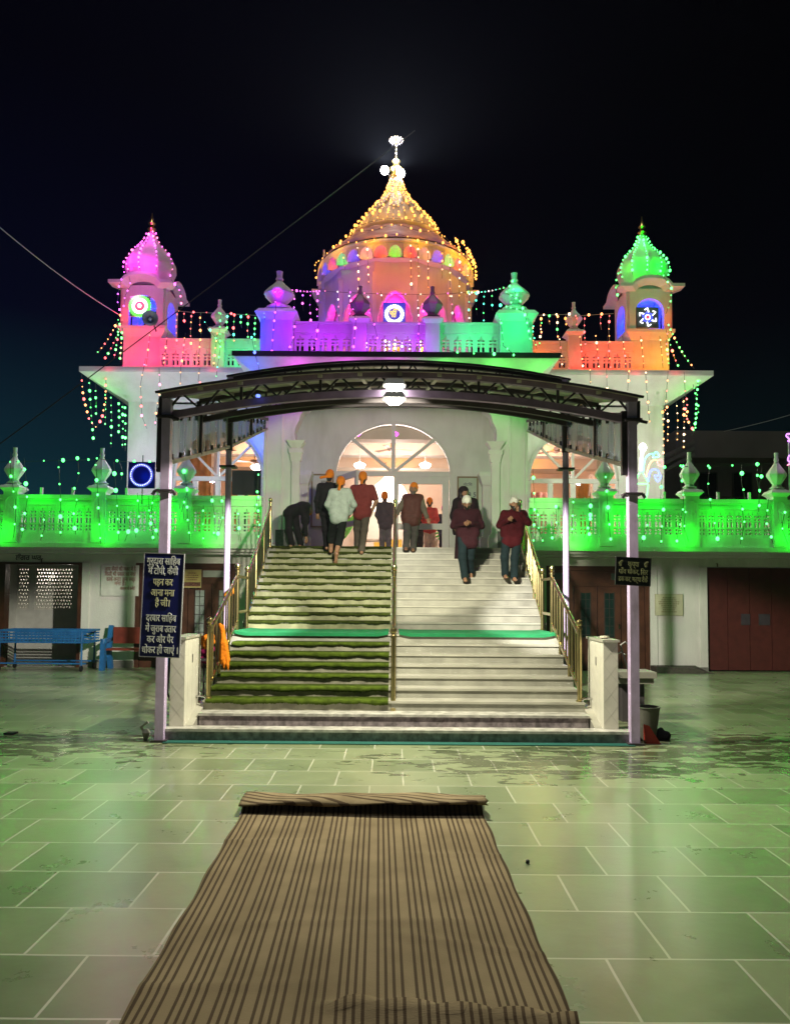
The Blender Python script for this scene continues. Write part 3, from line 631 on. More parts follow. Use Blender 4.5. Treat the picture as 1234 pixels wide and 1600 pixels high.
for i in range(5): gm.box(7.05+.5*i+.006, 7.05+.5*(i+1)-.006, GY+.08, GY+.12, .03, 2.34)
gt = gm.build('gate', mat('maroon_metal_gate', (.085, .018, .015), .5, var=.2), tp); MB().box(7.85, 8.05, GY+.06, GY+.078, 1.05, 1.3).box(8.25, 8.5, GY+.06, GY+.078, 1.05, 1.3).build('latch_plate', darksteel, gt)
# ---- porch
PW, PY = 2.97, 17.5
pc = cusped(2.28, 5.15, 1.2, 11, .07, 8, 3.0)
lowp = [(-2.28, TZ)]+pc+[(2.28, TZ)]
mb = MB(); wall_with_arch(mb, -PW, PW, TZ, 6.62, 0, [(-2.28, TZ+.001)]+pc+[(2.28, TZ+.001)], PY, PY+.42)
pw = mb.build('porch_wall', white, tp)
band(MB(), pc, .07, PY-.04, PY-.001).build('arch_moulding', white, pw)
for s_ in (-1, 1):
    x = s_*2.28
    MB().tbox(x, PY-.02, 5.0, 5.18, .2, .2, .42, .34).tbox(x, PY-.02, 4.72, 4.9, .22, .16, .28, .22).box(x-.16, x+.16, PY-.14, PY-.002, 4.9, 5.0).box(x-.09, x+.09, PY-.1, PY-.002, 3.1, 4.72).box(x-.17, x+.17, PY-.16, PY-.002, 2.68, 3.0).tbox(x, PY-.08, 3.0, 3.1, .34, .15, .18, .15).build('arch_column', white, pw)
    MB().box(s_*2.62-.02, s_*2.62+.02, PY-.03, PY-.002, 2.8, 6.3).build('wall_groove_strip', white, pw)
    MB().box(s_*(PW+.02)-.03, s_*(PW+.02)+.03, PY-.06, PY-.0, 2.78, 6.6).build('corner_pipe', white, pw)
    MB().box(s_*2.5-.19, s_*2.5+.19, PY-.3, PY-.17, 2.68, 3.12).build('dark_plinth_panel', mat('grey_granite', (.1, .1, .1), .35, var=.4, scale=25), pw)
    # side walls of the porch recess and inner pilasters
    MB().box(s_*2.95-.05, s_*2.95+.05, PY+.43, 19.58, TZ, 6.6).build('porch_side_wall', white, tp)
    pl = MB().box(s_*2.3-.14, s_*2.3+.14, 18.9, 19.15, TZ, 4.4).tbox(s_*2.3, 19.0, 4.4, 4.62, .3, .3, .46, .42).box(s_*2.3-.24, s_*2.3+.24, 18.8, 19.2, 4.62, 4.72).box(s_*2.3-.2, s_*2.3+.2, 18.85, 19.2, TZ, 3.1)
    for k in range(3): pl.box(s_*2.3-.12+.1*k, s_*2.3-.08+.1*k, 18.87, 18.9, 4.0, 4.3)
    pl.build('inner_pilaster', white, tp)
MB().box(-2.9, 2.9, PY+.43, 19.58, 6.5, 6.6).build('porch_ceiling', white, tp)
# door wall with the arched glazed entrance
DY = 19.6; dc = [(-1.52, TZ+.001), (-1.52, 4.75)]+arch(1.52, 4.78, 1.34)+[(1.52, 4.75), (1.52, TZ+.001)]
mb = MB(); wall_with_arch(mb, -2.95, 2.95, TZ, 6.49, -.06, dc, DY, DY+.2); dw = mb.build('entrance_wall', white, tp)
FX = -.06
fr = MB(); band(fr, arch(1.45, 4.78, 1.28), .075, DY-.03, DY+.08, FX)
fr.box(FX-1.52, FX-1.44, DY-.03, DY+.08, TZ, 4.78).box(FX+1.44, FX+1.52, DY-.03, DY+.08, TZ, 4.78).box(FX-1.44, FX+1.44, DY-.02, DY+.07, 4.72, 4.84)
fr.box(FX-.05, FX+.05, DY-.025, DY+.075, 4.845, 6.06).bar((FX-.06, DY+.02, 4.86), (FX-1.06, DY+.02, 5.68), .07, .08).bar((FX+.06, DY+.02, 4.86), (FX+1.06, DY+.02, 5.68), .07, .08)
fro = fr.build('entrance_frame', frame_w, tp)
dl = MB().box(FX+.02, FX+.14, DY-.04, DY+.06, TZ, 4.715).box(FX+1.26, FX+1.43, DY-.04, DY+.06, TZ, 4.715).box(FX+.14, FX+1.26, DY-.04, DY+.06, 4.52, 4.715).box(FX+.14, FX+1.26, DY-.04, DY+.06, 3.35, 3.5).box(FX+.14, FX+1.26, DY-.04, DY+.06, TZ, 2.8)
dlo = dl.build('fixed_door_leaf', frame_w, fro)
M = Matrix.Translation((FX-1.43, DY, 0)) @ Matrix.Rotation(R(-62), 4, 'Z')
ol = MB().box(0, .1, -.03, .03, TZ+.01, 4.7).box(1.1, 1.2, -.03, .03, TZ+.01, 4.7).box(.1, 1.1, -.03, .03, 4.55, 4.7).box(.1, 1.1, -.03, .03, 3.35, 3.48).box(.1, 1.1, -.03, .03, TZ+.01, 2.85)
ol.v = [tuple(M @ Vector(p)) for p in ol.v]; ol.build('open_door_leaf', frame_w, fro)
gp = MB(); gp.add([(FX+.14, DY+.01, 2.8), (FX+1.26, DY+.01, 2.8), (FX+1.26, DY+.01, 4.52), (FX+.14, DY+.01, 4.52)], [(0, 1, 2, 3)])
c = [(FX+x, z) for x, z in arch(1.44, 4.84, 1.22)]; gp.add([(x, DY+.012, z) for x, z in c], [tuple(range(len(c)))]); gp.build('glass_pane', winglass, fro)
# notice boards in the porch
def board(name, label, p0, p1, y, paper, lines, cat='notice board'):
    t = thing(name, label, cat, ((p0[0]+p1[0])/2, y, p0[1])); (x0, z0), (x1, z1) = p0, p1
    MB().box(x0-.04, x0, y-.04, y, z0-.04, z1+.04).box(x1, x1+.04, y-.04, y, z0-.04, z1+.04).box(x0, x1, y-.04, y, z1, z1+.04).box(x0, x1, y-.04, y, z0-.04, z0).build('frame', mat('board_frame', (.25, .18, .1), .5), t)
    MB().box(x0, x1, y-.02, y-.004, z0, z1).build('panel', paper, t)
    ink = mat('grey_ink', (.12, .13, .16), .7); lettering(lines, ink, t, Matrix.Translation(((x0+x1)/2, y-.024, 0)))
boardw = mat('board_paper', (.62, .63, .62), .5, var=.05)
board('notice_board', 'tall white notice board with short text lines left of the open door', (-2.12, 3.42), (-1.62, 4.72), DY-.005, boardw,
      [('सूचना', .13, .1, 4.5, .01, 1)]+[(w, .075, -.12, 4.25-.14*i, .01, 1) for i, w in enumerate(('सेवा', 'समय', 'पाठ', 'कथा'))])
board('notice_board', 'smaller framed notice board with numbers right of the door behind the woman', (1.62, 3.2), (2.08, 4.68), DY-.005, mat('greenish_paper', (.5, .6, .48), .5),
      [('नोटिस', .1, 0, 4.48, .006, 1), ('2 3 5', .16, .05, 4.2, .02, 1), ('सूचना', .08, .05, 4.0, .006, 1)])
# ---- wings with arched windows
WY = 20.2
for s_ in (-1, 1):
    cx = s_*4.7; wc = [(-1.2, 2.79), (-1.2, 4.72)]+arch(1.2, 4.74, 1.3)+[(1.2, 4.72), (1.2, 2.79)]
    a, b = (-6.2, -3.02) if s_ < 0 else (3.02, 6.2)
    mb = MB(); wall_with_arch(mb, a, b, 2.785, 6.7, cx, wc, WY, WY+.22); ww = mb.build('wing_wall', white, tp)
    band(MB(), arch(1.2, 4.74, 1.3), .03, WY-.03, WY-.001, cx).build('window_moulding', white, ww)
    f = MB(); band(f, arch(1.13, 4.74, 1.23), .07, WY+.03, WY+.1, cx)
    f.box(cx-1.2, cx-1.12, WY+.03, WY+.1, 2.79, 4.73).box(cx+1.12, cx+1.2, WY+.03, WY+.1, 2.79, 4.73).box(cx-1.12, cx+1.12, WY+.03, WY+.1, 4.66, 4.78)
    f.box(cx-.035, cx+.035, WY+.035, WY+.095, 4.785, 5.96).bar((cx-.05, WY+.06, 4.8), (cx-.84, WY+.06, 5.6), .06, .06).bar((cx+.05, WY+.06, 4.8), (cx+.84, WY+.06, 5.6), .06, .06)
    for k in (-.6, 0, .6): f.box(cx+k-.07, cx+k+.07, WY+.03, WY+.1, 2.79, 4.655)
    fo = f.build('window_frame', frame_w, tp)
    c = [(cx+x, z) for x, z in arch(1.13, 4.785, 1.18)]; g = MB().add([(x, WY+.06, z) for x, z in c], [tuple(range(len(c)))]); g.add([(cx-1.12, WY+.06, 2.8), (cx+1.12, WY+.06, 2.8), (cx+1.12, WY+.06, 4.65), (cx-1.12, WY+.06, 4.65)], [(0, 1, 2, 3)]); g.build('glass_pane', winglass, fo)
    MB().box(s_*6.63-.43, s_*6.63+.43, WY-.12, 21.1, 2.78, 6.74).build('corner_column', white, tp)
    MB().box(s_*7.0-.06, s_*7.0+.06, 21.15, 31, 0, 6.7).build('side_wall', white, tp)
    MB().box(s_*6.95-.06, s_*6.95+.06, 17.75, 20.0, 0, 2.6).build('podium_side', white, tp)
    MB().box(s_*2.99-.04, s_*2.99+.04, 19.8, 20.4, 2.78, 6.6).build('porch_return', white, tp)
# ---- eaves: sloping soffit rising outwards
def eave(x_in, x_out, y_in, y_out, z_in, z_out, th, back, m, name, fascia=None):
    o = MB(); V = []
    for s_ in (-1, 1): V += [(s_*x_in, back, z_in), (s_*x_in, y_in, z_in), (s_*x_out, back, z_out), (s_*x_out, y_out, z_out)]
    # indices: L 0..3, R 4..7
    o.add(V, [(0, 1, 3, 2), (1, 5, 7, 3), (5, 4, 6, 7)])
    T = [(-x_out, back, z_out+th), (-x_out, y_out, z_out+th), (x_out, y_out, z_out+th), (x_out, back, z_out+th)]
    o.add([V[2], V[3], V[7], V[6]]+T, [(0, 4, 5, 1), (1, 5, 6, 2), (2, 6, 7, 3), (4, 7, 6, 5)])
    e_ = o.build(name, m, tp)
    if fascia: MB().box(-x_out-.03, x_out+.03, y_out-.03, y_out-.002, z_out+.01, z_out+th+.02).build('fascia', fascia, e_)
    return e_
ev = eave(7.06, 7.95, 20.08, 19.0, 6.72, 7.22, .13, 31, white, 'main_eave')
MB().box(-7.6, 7.6, 19.0-.02, 19.0-.002, 7.25, 7.29).build('eave_moulding', white, ev)
eave(3.0, 3.57, PY+.0, 16.6, 6.55, 6.88, .1, 19.0, white, 'porch_eave', mat('dark_fascia', (.07, .06, .07), .5))
MB().box(-7.0, 7.0, 20.0, 31, 7.352, 7.4).build('roof_slab', white, tp)
# ---- pierced parapets
def lattice(mb, x0, x1, z0, z1, y0, y1, pitch):
    """modules: lancet fan on top, two long slots, two pairs of square holes below"""
    n = max(1, round((x1-x0)/pitch)); w = (x1-x0)/n; fx = [0, .09, .19, .42, .46, .54, .58, .81, .91]; xs = []
    for k in range(n): xs += [x0+w*(k+f) for f in fx]
    xs.append(x1); fz = [0, .1, .17, .22, .29, .36, .56, .61, .67, .73, .79, .85, .91, 1]; zs = [z0+(z1-z0)*f for f in fz]
    def hole(i, j):
        i %= 9
        if j in (1, 3): return i in (1, 3, 5, 7) and False or i in (2, 6) 
        if j == 5: return i in (2, 6)
        if j == 7: return i in (2, 6)
        if j == 9: return i in (2, 4, 6)
        if j == 10: return i in (3, 5)
        if j == 11: return i == 4
        return False
    return holes(mb, xs, zs, hole, y0, y1)
def finial_prof(h, r): return [(r*.55, 0), (r*.75, h*.03), (r*.5, h*.07), (r*.42, h*.12), (r*.62, h*.2), (r*1.0, h*.36), (r*.98, h*.42), (r*.7, h*.54), (r*.42, h*.64), (r*.24, h*.72), (r*.2, h*.76), (r*.26, h*.8), (r*.18, h*.86), (r*.2, h*.98), (r*.22, h)]
finm = white
def post(x, y, z0, z1, w, fh, fr_, parent, d=None, m=white, fm=None, name='post'):
    d = d or w
    o = MB().box(x-w/2, x+w/2, y-d/2, y+d/2, z0, z1-.14).tbox(x, y, z1-.14, z1-.06, w, d, w*1.5, d*1.5).tbox(x, y, z1-.06, z1, w*1.5, d*1.5, w*1.25, d*1.25).tbox(x, y, z1, z1+.05, w*1.1, d*1.1, w*.6, d*.6).build(name, m, parent)
    if fh: MB().lathe(finial_prof(fh, fr_), 16, (x, y, z1+.045), flute=.12, nf=8).build('finial', fm or m, o, True)
    return o
def emboss(x, y, z0, z1, parent):
    b = MB(); hw = .1; c = [(x+a, z) for a, z in arch(hw, z1-.15, .13, 12)]; pts = [(x-hw, z0)]+c+[(x+hw, z0)]
    for p, q in zip(pts, pts[1:]): b.bar((p[0], y, p[1]), (q[0], y, q[1]), .016)
    b.bar((x-.02, y, z0+.06), (x-.03, y, z1-.2), .022); b.bar((x-.02, y, z0+.06), (x+.05, y, z0+.08), .02); b.bar((x+.05, y, z0+.08), (x+.05, y, z1-.3), .02); b.bar((x+.05, y, z1-.3), (x-.03, y, z1-.22), .02)
    b.build('relief', white, parent)
# terrace balustrades
def balustrade(s_, label):
    t = thing('terrace_balustrade', label, 'balustrade', (s_*6, 17.05, 2.775), 'green lit terrace balustrades')
    y = 17.08; px = [4.67, 6.57, 8.52, 10.6]; z0 = 2.777
    a, b = (2.97, 10.9)
    X = lambda p: (min(s_*p[0], s_*p[1]), max(s_*p[0], s_*p[1]))
    x0, x1 = X((a, b)); MB().box(x0, x1, y-.1, y+.1, z0, 3.0).build('base_course', white, t)
    prev = a
    for p in px:
        q0, q1 = X((prev+(0 if prev == a else .155), p-.155)); prev = p
        o = lattice(MB(), q0, q1, 3.002, 3.62, y-.04, y+.02, .215).build('lattice_panel', white, t)
        MB().box(q0, q1, y-.09, y+.09, 3.622, 3.7).box(q0, q1, y-.06, y+.06, 3.702, 3.76).box(q0, q1, y-.12, y+.12, 3.762, 3.85).build('top_rail', white, t)
        n = max(1, round((q1-q0)/.215)); w = (q1-q0)/n; rb = MB()
        for k in range(n+1): rb.box(q0+w*k-.008, q0+w*k+.008, y-.052, y-.041, 3.002, 3.62)
        rb.box(q0, q1, y-.054, y-.042, 3.19, 3.2); rb.build('panel_ribs', white, o)
        po = post(s_*p, y, 2.78, 4.05, .31, .82, .19, t); emboss(s_*p, y-.16, 3.25, 3.82, po)
    for k in (5.3, 6.0, 7.2, 7.9): MB().box(s_*k-.025, s_*k+.025, y-.03, y+.03, 3.851, 4.02).build('pipe_stub', white, t)
balustrade(-1, 'green lit pierced white balustrade left of the porch above the kitchen door')
balustrade(1, 'green lit pierced white balustrade right of the porch above the maroon gate')
# roof parapets (parts of the temple)
def rparapet(x0, x1, y, z0, z1, pitch=.26):
    o = MB().box(x0, x1, y-.07, y+.07, z1-.2, z1).build('roof_parapet', white, tp); lattice(MB(), x0, x1, z0, z1-.202, y-.05, y+.03, pitch).build('lattice_panel', white, o)
    MB().box(x0, x1, y-.1, y+.1, z1+.002, z1+.05).build('coping', white, o)
for s_ in (-1, 1):
    a, b = sorted((s_*3.1, s_*4.48)); rparapet(a, b, 19.9, 7.4, 8.3)
    a, b = sorted((s_*4.82, s_*6.2)); rparapet(a, b, 19.9, 7.4, 8.3)
    post(s_*4.65, 19.85, 7.36, 8.6, .34, .75, .2, tp, name='parapet_post')
    # porch roof corner boxes with large finials
    x = s_*2.7; o = MB().box(x-.36, x+.36, 17.0, 17.72, 6.985, 7.85).tbox(x, 17.36, 7.85, 8.0, .72, .72, .95, .95).tbox(x, 17.36, 8.0, 8.1, .95, .95, .8, .8).build('porch_corner_box', white, tp)
    MB().lathe([(.36, 0), (.4, .05), (.3, .1), (.27, .16)]+[(r_, z+.12) for r_, z in finial_prof(.88, .33)], 24, (x, 17.36, 8.1), flute=.08, nf=8).build('finial', white, o, True)
    post(s_*.83-.01, 17.3, 6.985, 7.98, .33, .72, .22, tp, fm=mat('backlit_mauve_urn', (.2, .15, .18), .5), name='parapet_post')  # backlit darkness and purple light of the urns put into their colour
    MB().box(s_*2.95-.06, s_*2.95+.06, 17.75, 20.3, 6.985, 7.8).build('porch_side_parapet', white, tp)
    MB().box(-2.9, 2.9, 16.9, 20, 6.96, 6.983).build('porch_roof', white, tp) if s_ > 0 else None
rparapet(-2.33, -1.0, 17.3, 6.985, 7.84); rparapet(-.67, .66, 17.3, 6.985, 7.84); rparapet(.99, 2.33, 17.3, 6.985, 7.84)
# ---- corner towers
def tower(s_, cxx):
    cy_ = 20.45; y0, y1 = 19.9, 21.0; w = .5
    z = 7.4
    o = MB().box(cxx-w, cxx+w, y0, y1, 7.36, 8.42).tbox(cxx, cy_, 8.42, 8.6, 1.0, 1.1, 1.26, 1.36).box(cxx-.63, cxx+.63, cy_-.68, cy_+.68, 8.6, 8.68).build('corner_tower', white, tp)
    # kiosk: four walls with cusped openings
    k = MB(); cv = [(-.36, 8.7), (-.36, 9.15)]+cusped(.36, 9.18, .34, 7, .03, 5, 2.0)+[(.36, 9.15), (.36, 8.7)]
    wall_with_arch(k, -.54, .54, 8.682, 9.78, 0, cv, -.6, -.44)
    base = [Vector(v) for v in k.v]; fs = k.f; kk = MB()
    for a in (0, 90, 180, 270):
        Mz = Matrix.Translation((cxx, cy_, 0)) @ Matrix.Rotation(R(a), 4, 'Z'); kk.add([Mz @ v for v in base], fs)
    kk.build('kiosk', white, o)
    MB().box(cxx-.42, cxx+.42, cy_-.42, cy_+.42, 9.70, 9.74).build('kiosk_ceiling', white, o)
    # bangla cornice with a swelling in the middle of every side
    cb = MB(); n = 16
    for a in (0, 90, 180, 270):
        Mz = Matrix.Translation((cxx, cy_, 0)) @ Matrix.Rotation(R(a), 4, 'Z'); V = []; F = []
        for i in range(n+1):
            t = i/n*2-1; hump = .22*max(0, 1-(t/.62)**2)**.6 if abs(t) < .62 else 0
            V += [Mz @ Vector((t*.6, -.6, 9.70+hump*.8)), Mz @ Vector((t*.84, -.84, 9.76+hump)), Mz @ Vector((t*.84, -.84, 9.84+hump)), Mz @ Vector((t*.4, -.4, 9.98))]
        for i in range(n):
            for j in range(3): p = i*4+j; F.append((p, p+4, p+5, p+1))
        cb.add(V, F)
    cb.box(cxx-.45, cxx+.45, cy_-.45, cy_+.45, 9.74, 9.96)
    cb.build('cornice', white, o)
    pr = [(.5, 0), (.5, .1), (.56, .2), (.64, .42), (.63, .6), (.54, .8), (.4, .98), (.27, 1.12), (.18, 1.25), (.12, 1.4), (.08, 1.52)]
    MB().lathe(pr, 40, (cxx, cy_, 9.97), flute=.05, nf=10).build('dome', white, o, True)
    MB().lathe([(.05, 0), (.09, .04), (.12, .09), (.06, .15), (.05, .2), (.1, .25), (.06, .31), (.03, .4), (.01, .55)], 16, (cxx, cy_, 11.48)).build('kalash', mat('gilded_metal', (.5, .36, .12), .3, metal=1), o, True)
    for a in range(5):
        t = math.radians(a*72+20); pass
tower(-1, -6.68); tower(1, 6.66)
# ---- drum, lotus ring and dome
DX, DYY = -.05, 24.0
def drum():
    ap = 2.2; n = 12; fw = 2*ap*math.tan(math.pi/n)
    cv = [(-.5, 8.6), (-.5, 9.45)]+cusped(.5, 9.5, .95, 7, .06, 6, 1.6)+[(.5, 9.45), (.5, 8.6)]
    k = MB(); wall_with_arch(k, -fw/2+.002, fw/2-.002, 8.0, 11.48, 0, [(x, 8.001 if z == 8.6 else z) for x, z in cv], -ap, -ap+.22)
    bv = [Vector(v) for v in k.v]; mold = MB(); band(mold, cusped(.52, 9.5, .97, 7, .06, 6, 1.6), .04, -ap-.03, -ap-.001); mv = [Vector(v) for v in mold.v]
    d = MB(); dm = MB(); inn = MB(); gold = MB()
    cv2 = [(-.26, 8.001)]+[(-.26, 9.2)]+cusped(.26, 9.22, .42, 5, .04, 5, 1.6)+[(.26, 9.2), (.26, 8.001)]
    kin = MB(); wall_with_arch(kin, -.52, .52, 8.0, 10.7, 0, cv2, -ap+.3, -ap+.36); iv = [Vector(v) for v in kin.v]
    for a in range(n):
        Mz = Matrix.Translation((DX, DYY, 0)) @ Matrix.Rotation(R(a*30), 4, 'Z')
        d.add([Mz @ v for v in bv], k.f); dm.add([Mz @ v for v in mv], mold.f); inn.add([Mz @ v for v in iv], kin.f)
    o = d.build('drum', white, tp); dm.build('niche_moulding', white, o); inn.build('inner_niche', white, o)
    MB().lathe([(1.66, 8.0), (1.66, 11.2)], 24, (DX, DYY, 0)).build('drum_core', mat('yellow_lit_core', (.62, .5, .12), .5), o)  # yellow light inside the drum is put into the core's colour
    for a in range(n):
        t = R(a*30+15); r_ = ap/math.cos(math.pi/n); MB().tbox(DX+r_*math.sin(t), DYY-r_*math.cos(t), 8.0, 11.0, .12, .12, .12, .12).build('drum_rib', white, o)
    # scalloped cove ring: 36 small vaulted shells
    N = 36; sc_ = MB(); ring = MB()
    for a in range(N):
        Mz = Matrix.Translation((DX, DYY, 0)) @ Matrix.Rotation(2*math.pi*a/N, 4, 'Z')
        V = []; F = []; nu, nv = 8, 5; w = .205
        for j in range(nv+1):
            ph = j/nv*math.pi/2
            for i in range(nu+1):
                th = math.pi*(1-i/nu); V.append(Mz @ Vector((w*math.cos(th)*math.cos(ph), -2.44+.16*math.sin(ph), 11.4+.3*math.sin(th)*math.cos(ph)**.7)))
        for j in range(nv):
            for i in range(nu): p = j*(nu+1)+i; F.append((p, p+1, p+nu+2, p+nu+1))
        sc_.add(V, F)
        f = MB(); c = [(w*.97*math.cos(math.pi*(1-i/8)), 11.4+.3*math.sin(math.pi*i/8)) for i in range(9)]
        f.prism([(-w-.008, 11.45)]+c+[(w+.008, 11.45), (w+.008, 11.74), (-w-.008, 11.74)], -2.47, -2.44); ring.add([Mz @ Vector(v) for v in f.v], f.f)
    me = sc_.build('scallop_shells', white, o, 'all'); ring.build('scallop_ring', white, o)
    MB().lathe([(2.2, 11.3), (2.36, 11.38), (2.2, 11.395)], 48, (DX, DYY, 0)).build('string_course', white, o)
    for s_ in (-1, 1):
        x = DX+s_*2.28; MB().box(x-.16, x+.16, 24.1, 24.5, 8, 11.0).tbox(x+s_*.06, 24.25, 11.0, 11.28, .32, .4, .58, .6).box(x+s_*.06-.31, x+s_*.06+.31, 23.93, 24.57, 11.28, 11.36).build('corner_pier', white, o)
        MB().lathe(finial_prof(.85, .15), 14, (DX+s_*2.27, 23.9, 11.76)).build('finial', white, o, True)
    return o
drum()
lot = MB()
N = 22
for lay, (r0, z0, r1, z1, wd, bul) in enumerate(((2.34, 11.98, 1.86, 12.42, .37, .05), (1.92, 12.34, 1.4, 12.84, .3, .03))):
    for a in range(N):
        Mz = Matrix.Translation((DX, DYY, 0)) @ Matrix.Rotation(2*math.pi*(a+.5*lay)/N, 4, 'Z'); V = []; F = []
        for j in range(8):
            v = j/7; rr = r0+(r1-r0)*v**1.1+bul*math.sin(v*math.pi); zz = z0+(z1-z0)*v
            for i in range(9):
                t = i/8*2-1; wj = wd*(1-.25*v)*(1 if j < 6 else .82); V.append(Mz @ Vector((t*wj, -(rr+.05*(1-t*t)+.014*math.cos(t*14)), zz)))
        for j in range(7):
            for i in range(8): p = j*9+i; F.append((p, p+1, p+10, p+9))
        lot.add(V, F)
lotm = mat('mauve_lotus_paint', (.5, .3, .42), .5, var=.15, scale=5)
lo = lot.build('lotus_ring', lotm, tp, 'all')
MB().lathe([(2.3, 11.74), (2.44, 11.76), (2.46, 11.84), (2.4, 11.93), (2.28, 11.99), (1.82, 12.36), (1.34, 12.76), (1.25, 12.8)], 48, (DX, DYY, 0)).build('lotus_bed', white, lo, True)
dome = MB().lathe([(1.36, 12.8), (1.4, 12.95), (1.3, 13.15), (1.14, 13.38), (1.02, 13.54), (.88, 13.7), (.69, 13.94), (.45, 14.22), (.27, 14.52), (.16, 14.8), (.1, 15.0)], 64, (DX, DYY, 0), flute=.035, nf=16).build('dome', white, tp, True)
pet = MB()
for a in range(10):
    Mz = Matrix.Translation((DX, DYY, 0)) @ Matrix.Rotation(2*math.pi*a/10, 4, 'Z'); V = []; F = []
    for j in range(5):
        v = j/4; rr = .98-.72*v; zz = 13.6+.92*v
        for i in range(5): t = i/4*2-1; V.append(Mz @ Vector((t*.31*(1-v*.75)*(.3+.7*min(1, v*2+.05)), -(rr+.04), zz)))
    for j in range(4):
        for i in range(4): p = j*5+i; F.append((p, p+1, p+6, p+5))
    pet.add(V, F)
pet.build('dome_cap_petals', white, dome, 'all')
gild = mat('gilded_metal', (.5, .36, .12), .3, metal=1)
MB().lathe([(.17, 0), (.26, .05), (.1, .12), (.2, .22), (.24, .3), (.12, .42), (.07, .5), (.14, .58), (.06, .66), (.03, .8), (.025, 1.35)], 20, (DX, DYY, 15.0)).build('kalash', gild, dome, True)
um = MB().lathe([(.02, .0), (.17, -.05), (.19, -.06), (.03, .07)], 20, (DX, DYY, 16.35))
for a in range(14): t = 2*math.pi*a/14; um.lathe([(.002, -.03), (.022, 0), (.002, .03)], 6, (DX+.19*math.cos(t), DYY+.19*math.sin(t), 16.24))
um.build('crown_parasol', mat('silver_metal', (.3, .28, .3), .4, metal=1), dome, True)
# ================================================================== HALL INSIDE
hw = mat('hall_wall', (.72, .62, .58), .7, var=.04); hc = mat('hall_ceiling', (.72, .66, .6), .7, var=.04)
h = MB().box(-6.9, 6.9, 29, 29.1, TZ, 6.5).box(-6.9, -6.8, 20.9, 29, TZ, 6.5).box(6.8, 6.9, 20.9, 29, TZ, 6.5).build('hall_wall', hw, tp)
MB().box(-6.9, 6.9, 20.45, 29, TZ-.1, TZ-.002).build('hall_floor', marble, tp)
MB().box(-6.9, 6.9, 20.45, 29, 6.3, 6.4).build('hall_ceiling', hc, tp)
for y in (21.2, 23.6, 26): MB().box(-6.8, 6.8, y-.25, y+.25, 5.95, 6.298).build('ceiling_beam', hc, tp)
for y in (22.4, 24.8, 27.4):
    for x in (-4.4, 0, 4.4): glow((x, y, 6.12), (1, .36, .04), 50, .2, tp, 'cove_light')
for x in (-4.5, 4.5): glow((x, 22.3, 5.2), (1, .78, .7), 75, .2, tp, 'hall_light')
glow((0, 22.6, 5.3), (1, .8, .72), 80, .2, tp, 'hall_light'); glow((0, 26.6, 5.1), (1, .8, .74), 100, .2, tp, 'hall_light')
lampw = emit('ceiling_lamp_glow', (1, .95, .9), 14)
k = 0
for lab, u, v, Y in (('glowing ceiling lamp in the hall, low left in the entrance arch', 562, 727, 23.0), ('glowing ceiling lamp in the hall, low right in the entrance arch', 664, 727, 23.0), ('small ceiling lamp farther back at the left of the entrance arch', 560, 708, 27), ('small ceiling lamp farther back at the right of the entrance arch', 668, 709, 27), ('ceiling lamp seen through the right wing window', 822, 716, 22.5), ('ceiling lamp seen through the left wing window beside the black screen', 401, 730, 22.5)):
    p = at(u, v, Y); t = thing('ceiling_lamp', lab, 'lamp', p, 'hall ceiling lamps')
    MB().lathe([(.02, .1), (.16, .04), (.18, 0), (.12, -.07), (.02, -.1)], 16, p).build('lamp_globe', lampw, t, True); MB().tube([p+Vector((0, 0, .1)), Vector((p.x, p.y, 6.29))], .012, 6).build('rod', frame_w, t)
fanm = mat('fan_paint', (.2, .13, .1), .5)
for lab, u, v, Y, a0 in (('ceiling fan high in the middle of the entrance arch', 611, 702, 22.3, 15), ('ceiling fan lower and farther back in the entrance arch', 596, 728, 26, 40), ('ceiling fan behind the left wing window, nearer the porch', 398, 722, 22.2, 75), ('ceiling fan behind the left wing window, farther left', 372, 706, 23.5, 5), ('ceiling fan behind the right wing window', 868, 705, 22.4, 20)):
    p = at(u, v, Y); t = thing('ceiling_fan', lab, 'fan', p, 'hall ceiling fans')
    MB().lathe([(.03, .09), (.12, .06), (.12, -.02), (.04, -.06)], 16, p).build('motor', fanm, t, True); MB().tube([p+Vector((0, 0, .09)), Vector((p.x, p.y, 6.29))], .015, 6).build('down_rod', fanm, t)
    for b in range(3):
        an = R(a0+120*b); d = Vector((math.cos(an), math.sin(an), 0)); s2 = Vector((-d.y, d.x, .12)); MB().add([p+d*.1-s2*.05, p+d*.1+s2*.05, p+d*.62+s2*.08, p+d*.62-s2*.08, p+d*.1-s2*.05+Vector((0, 0, .01)), p+d*.1+s2*.05+Vector((0, 0, .01)), p+d*.62+s2*.08+Vector((0, 0, .01)), p+d*.62-s2*.08+Vector((0, 0, .01))], [(0, 3, 2, 1), (4, 5, 6, 7), (0, 1, 5, 4), (1, 2, 6, 5), (2, 3, 7, 6), (3, 0, 4, 7)]).build('blade', fanm, t)
cu = mat('orange_curtain_cloth', (.6, .24, .06), .8, var=.15); cw = mat('cream_curtain_cloth', (.66, .52, .42), .8, var=.1)
def curtain(x0, x1, y, z0, z1, m, lab, grp='hall curtains'):
    V = []; F = []; n = int((x1-x0)/.03)
    for i in range(n+1):
        x = x0+(x1-x0)*i/n; w = .045*math.sin(i*1.05)+.02*math.sin(i*.37); V += [(x, y+w, z0), (x, y+w*.8, z1)]
    for i in range(n): F.append((2*i, 2*i+2, 2*i+3, 2*i+1))
    me = bpy.data.meshes.new('curtain'); me.from_pydata(V, [], F); o = link('curtain', me, m, None, 'all'); tag(o, lab, 'curtain', grp)
curtain(-5.95, -5.15, 21.3, TZ, 5.95, cu, 'orange curtain hanging at the outer side of the left wing window')
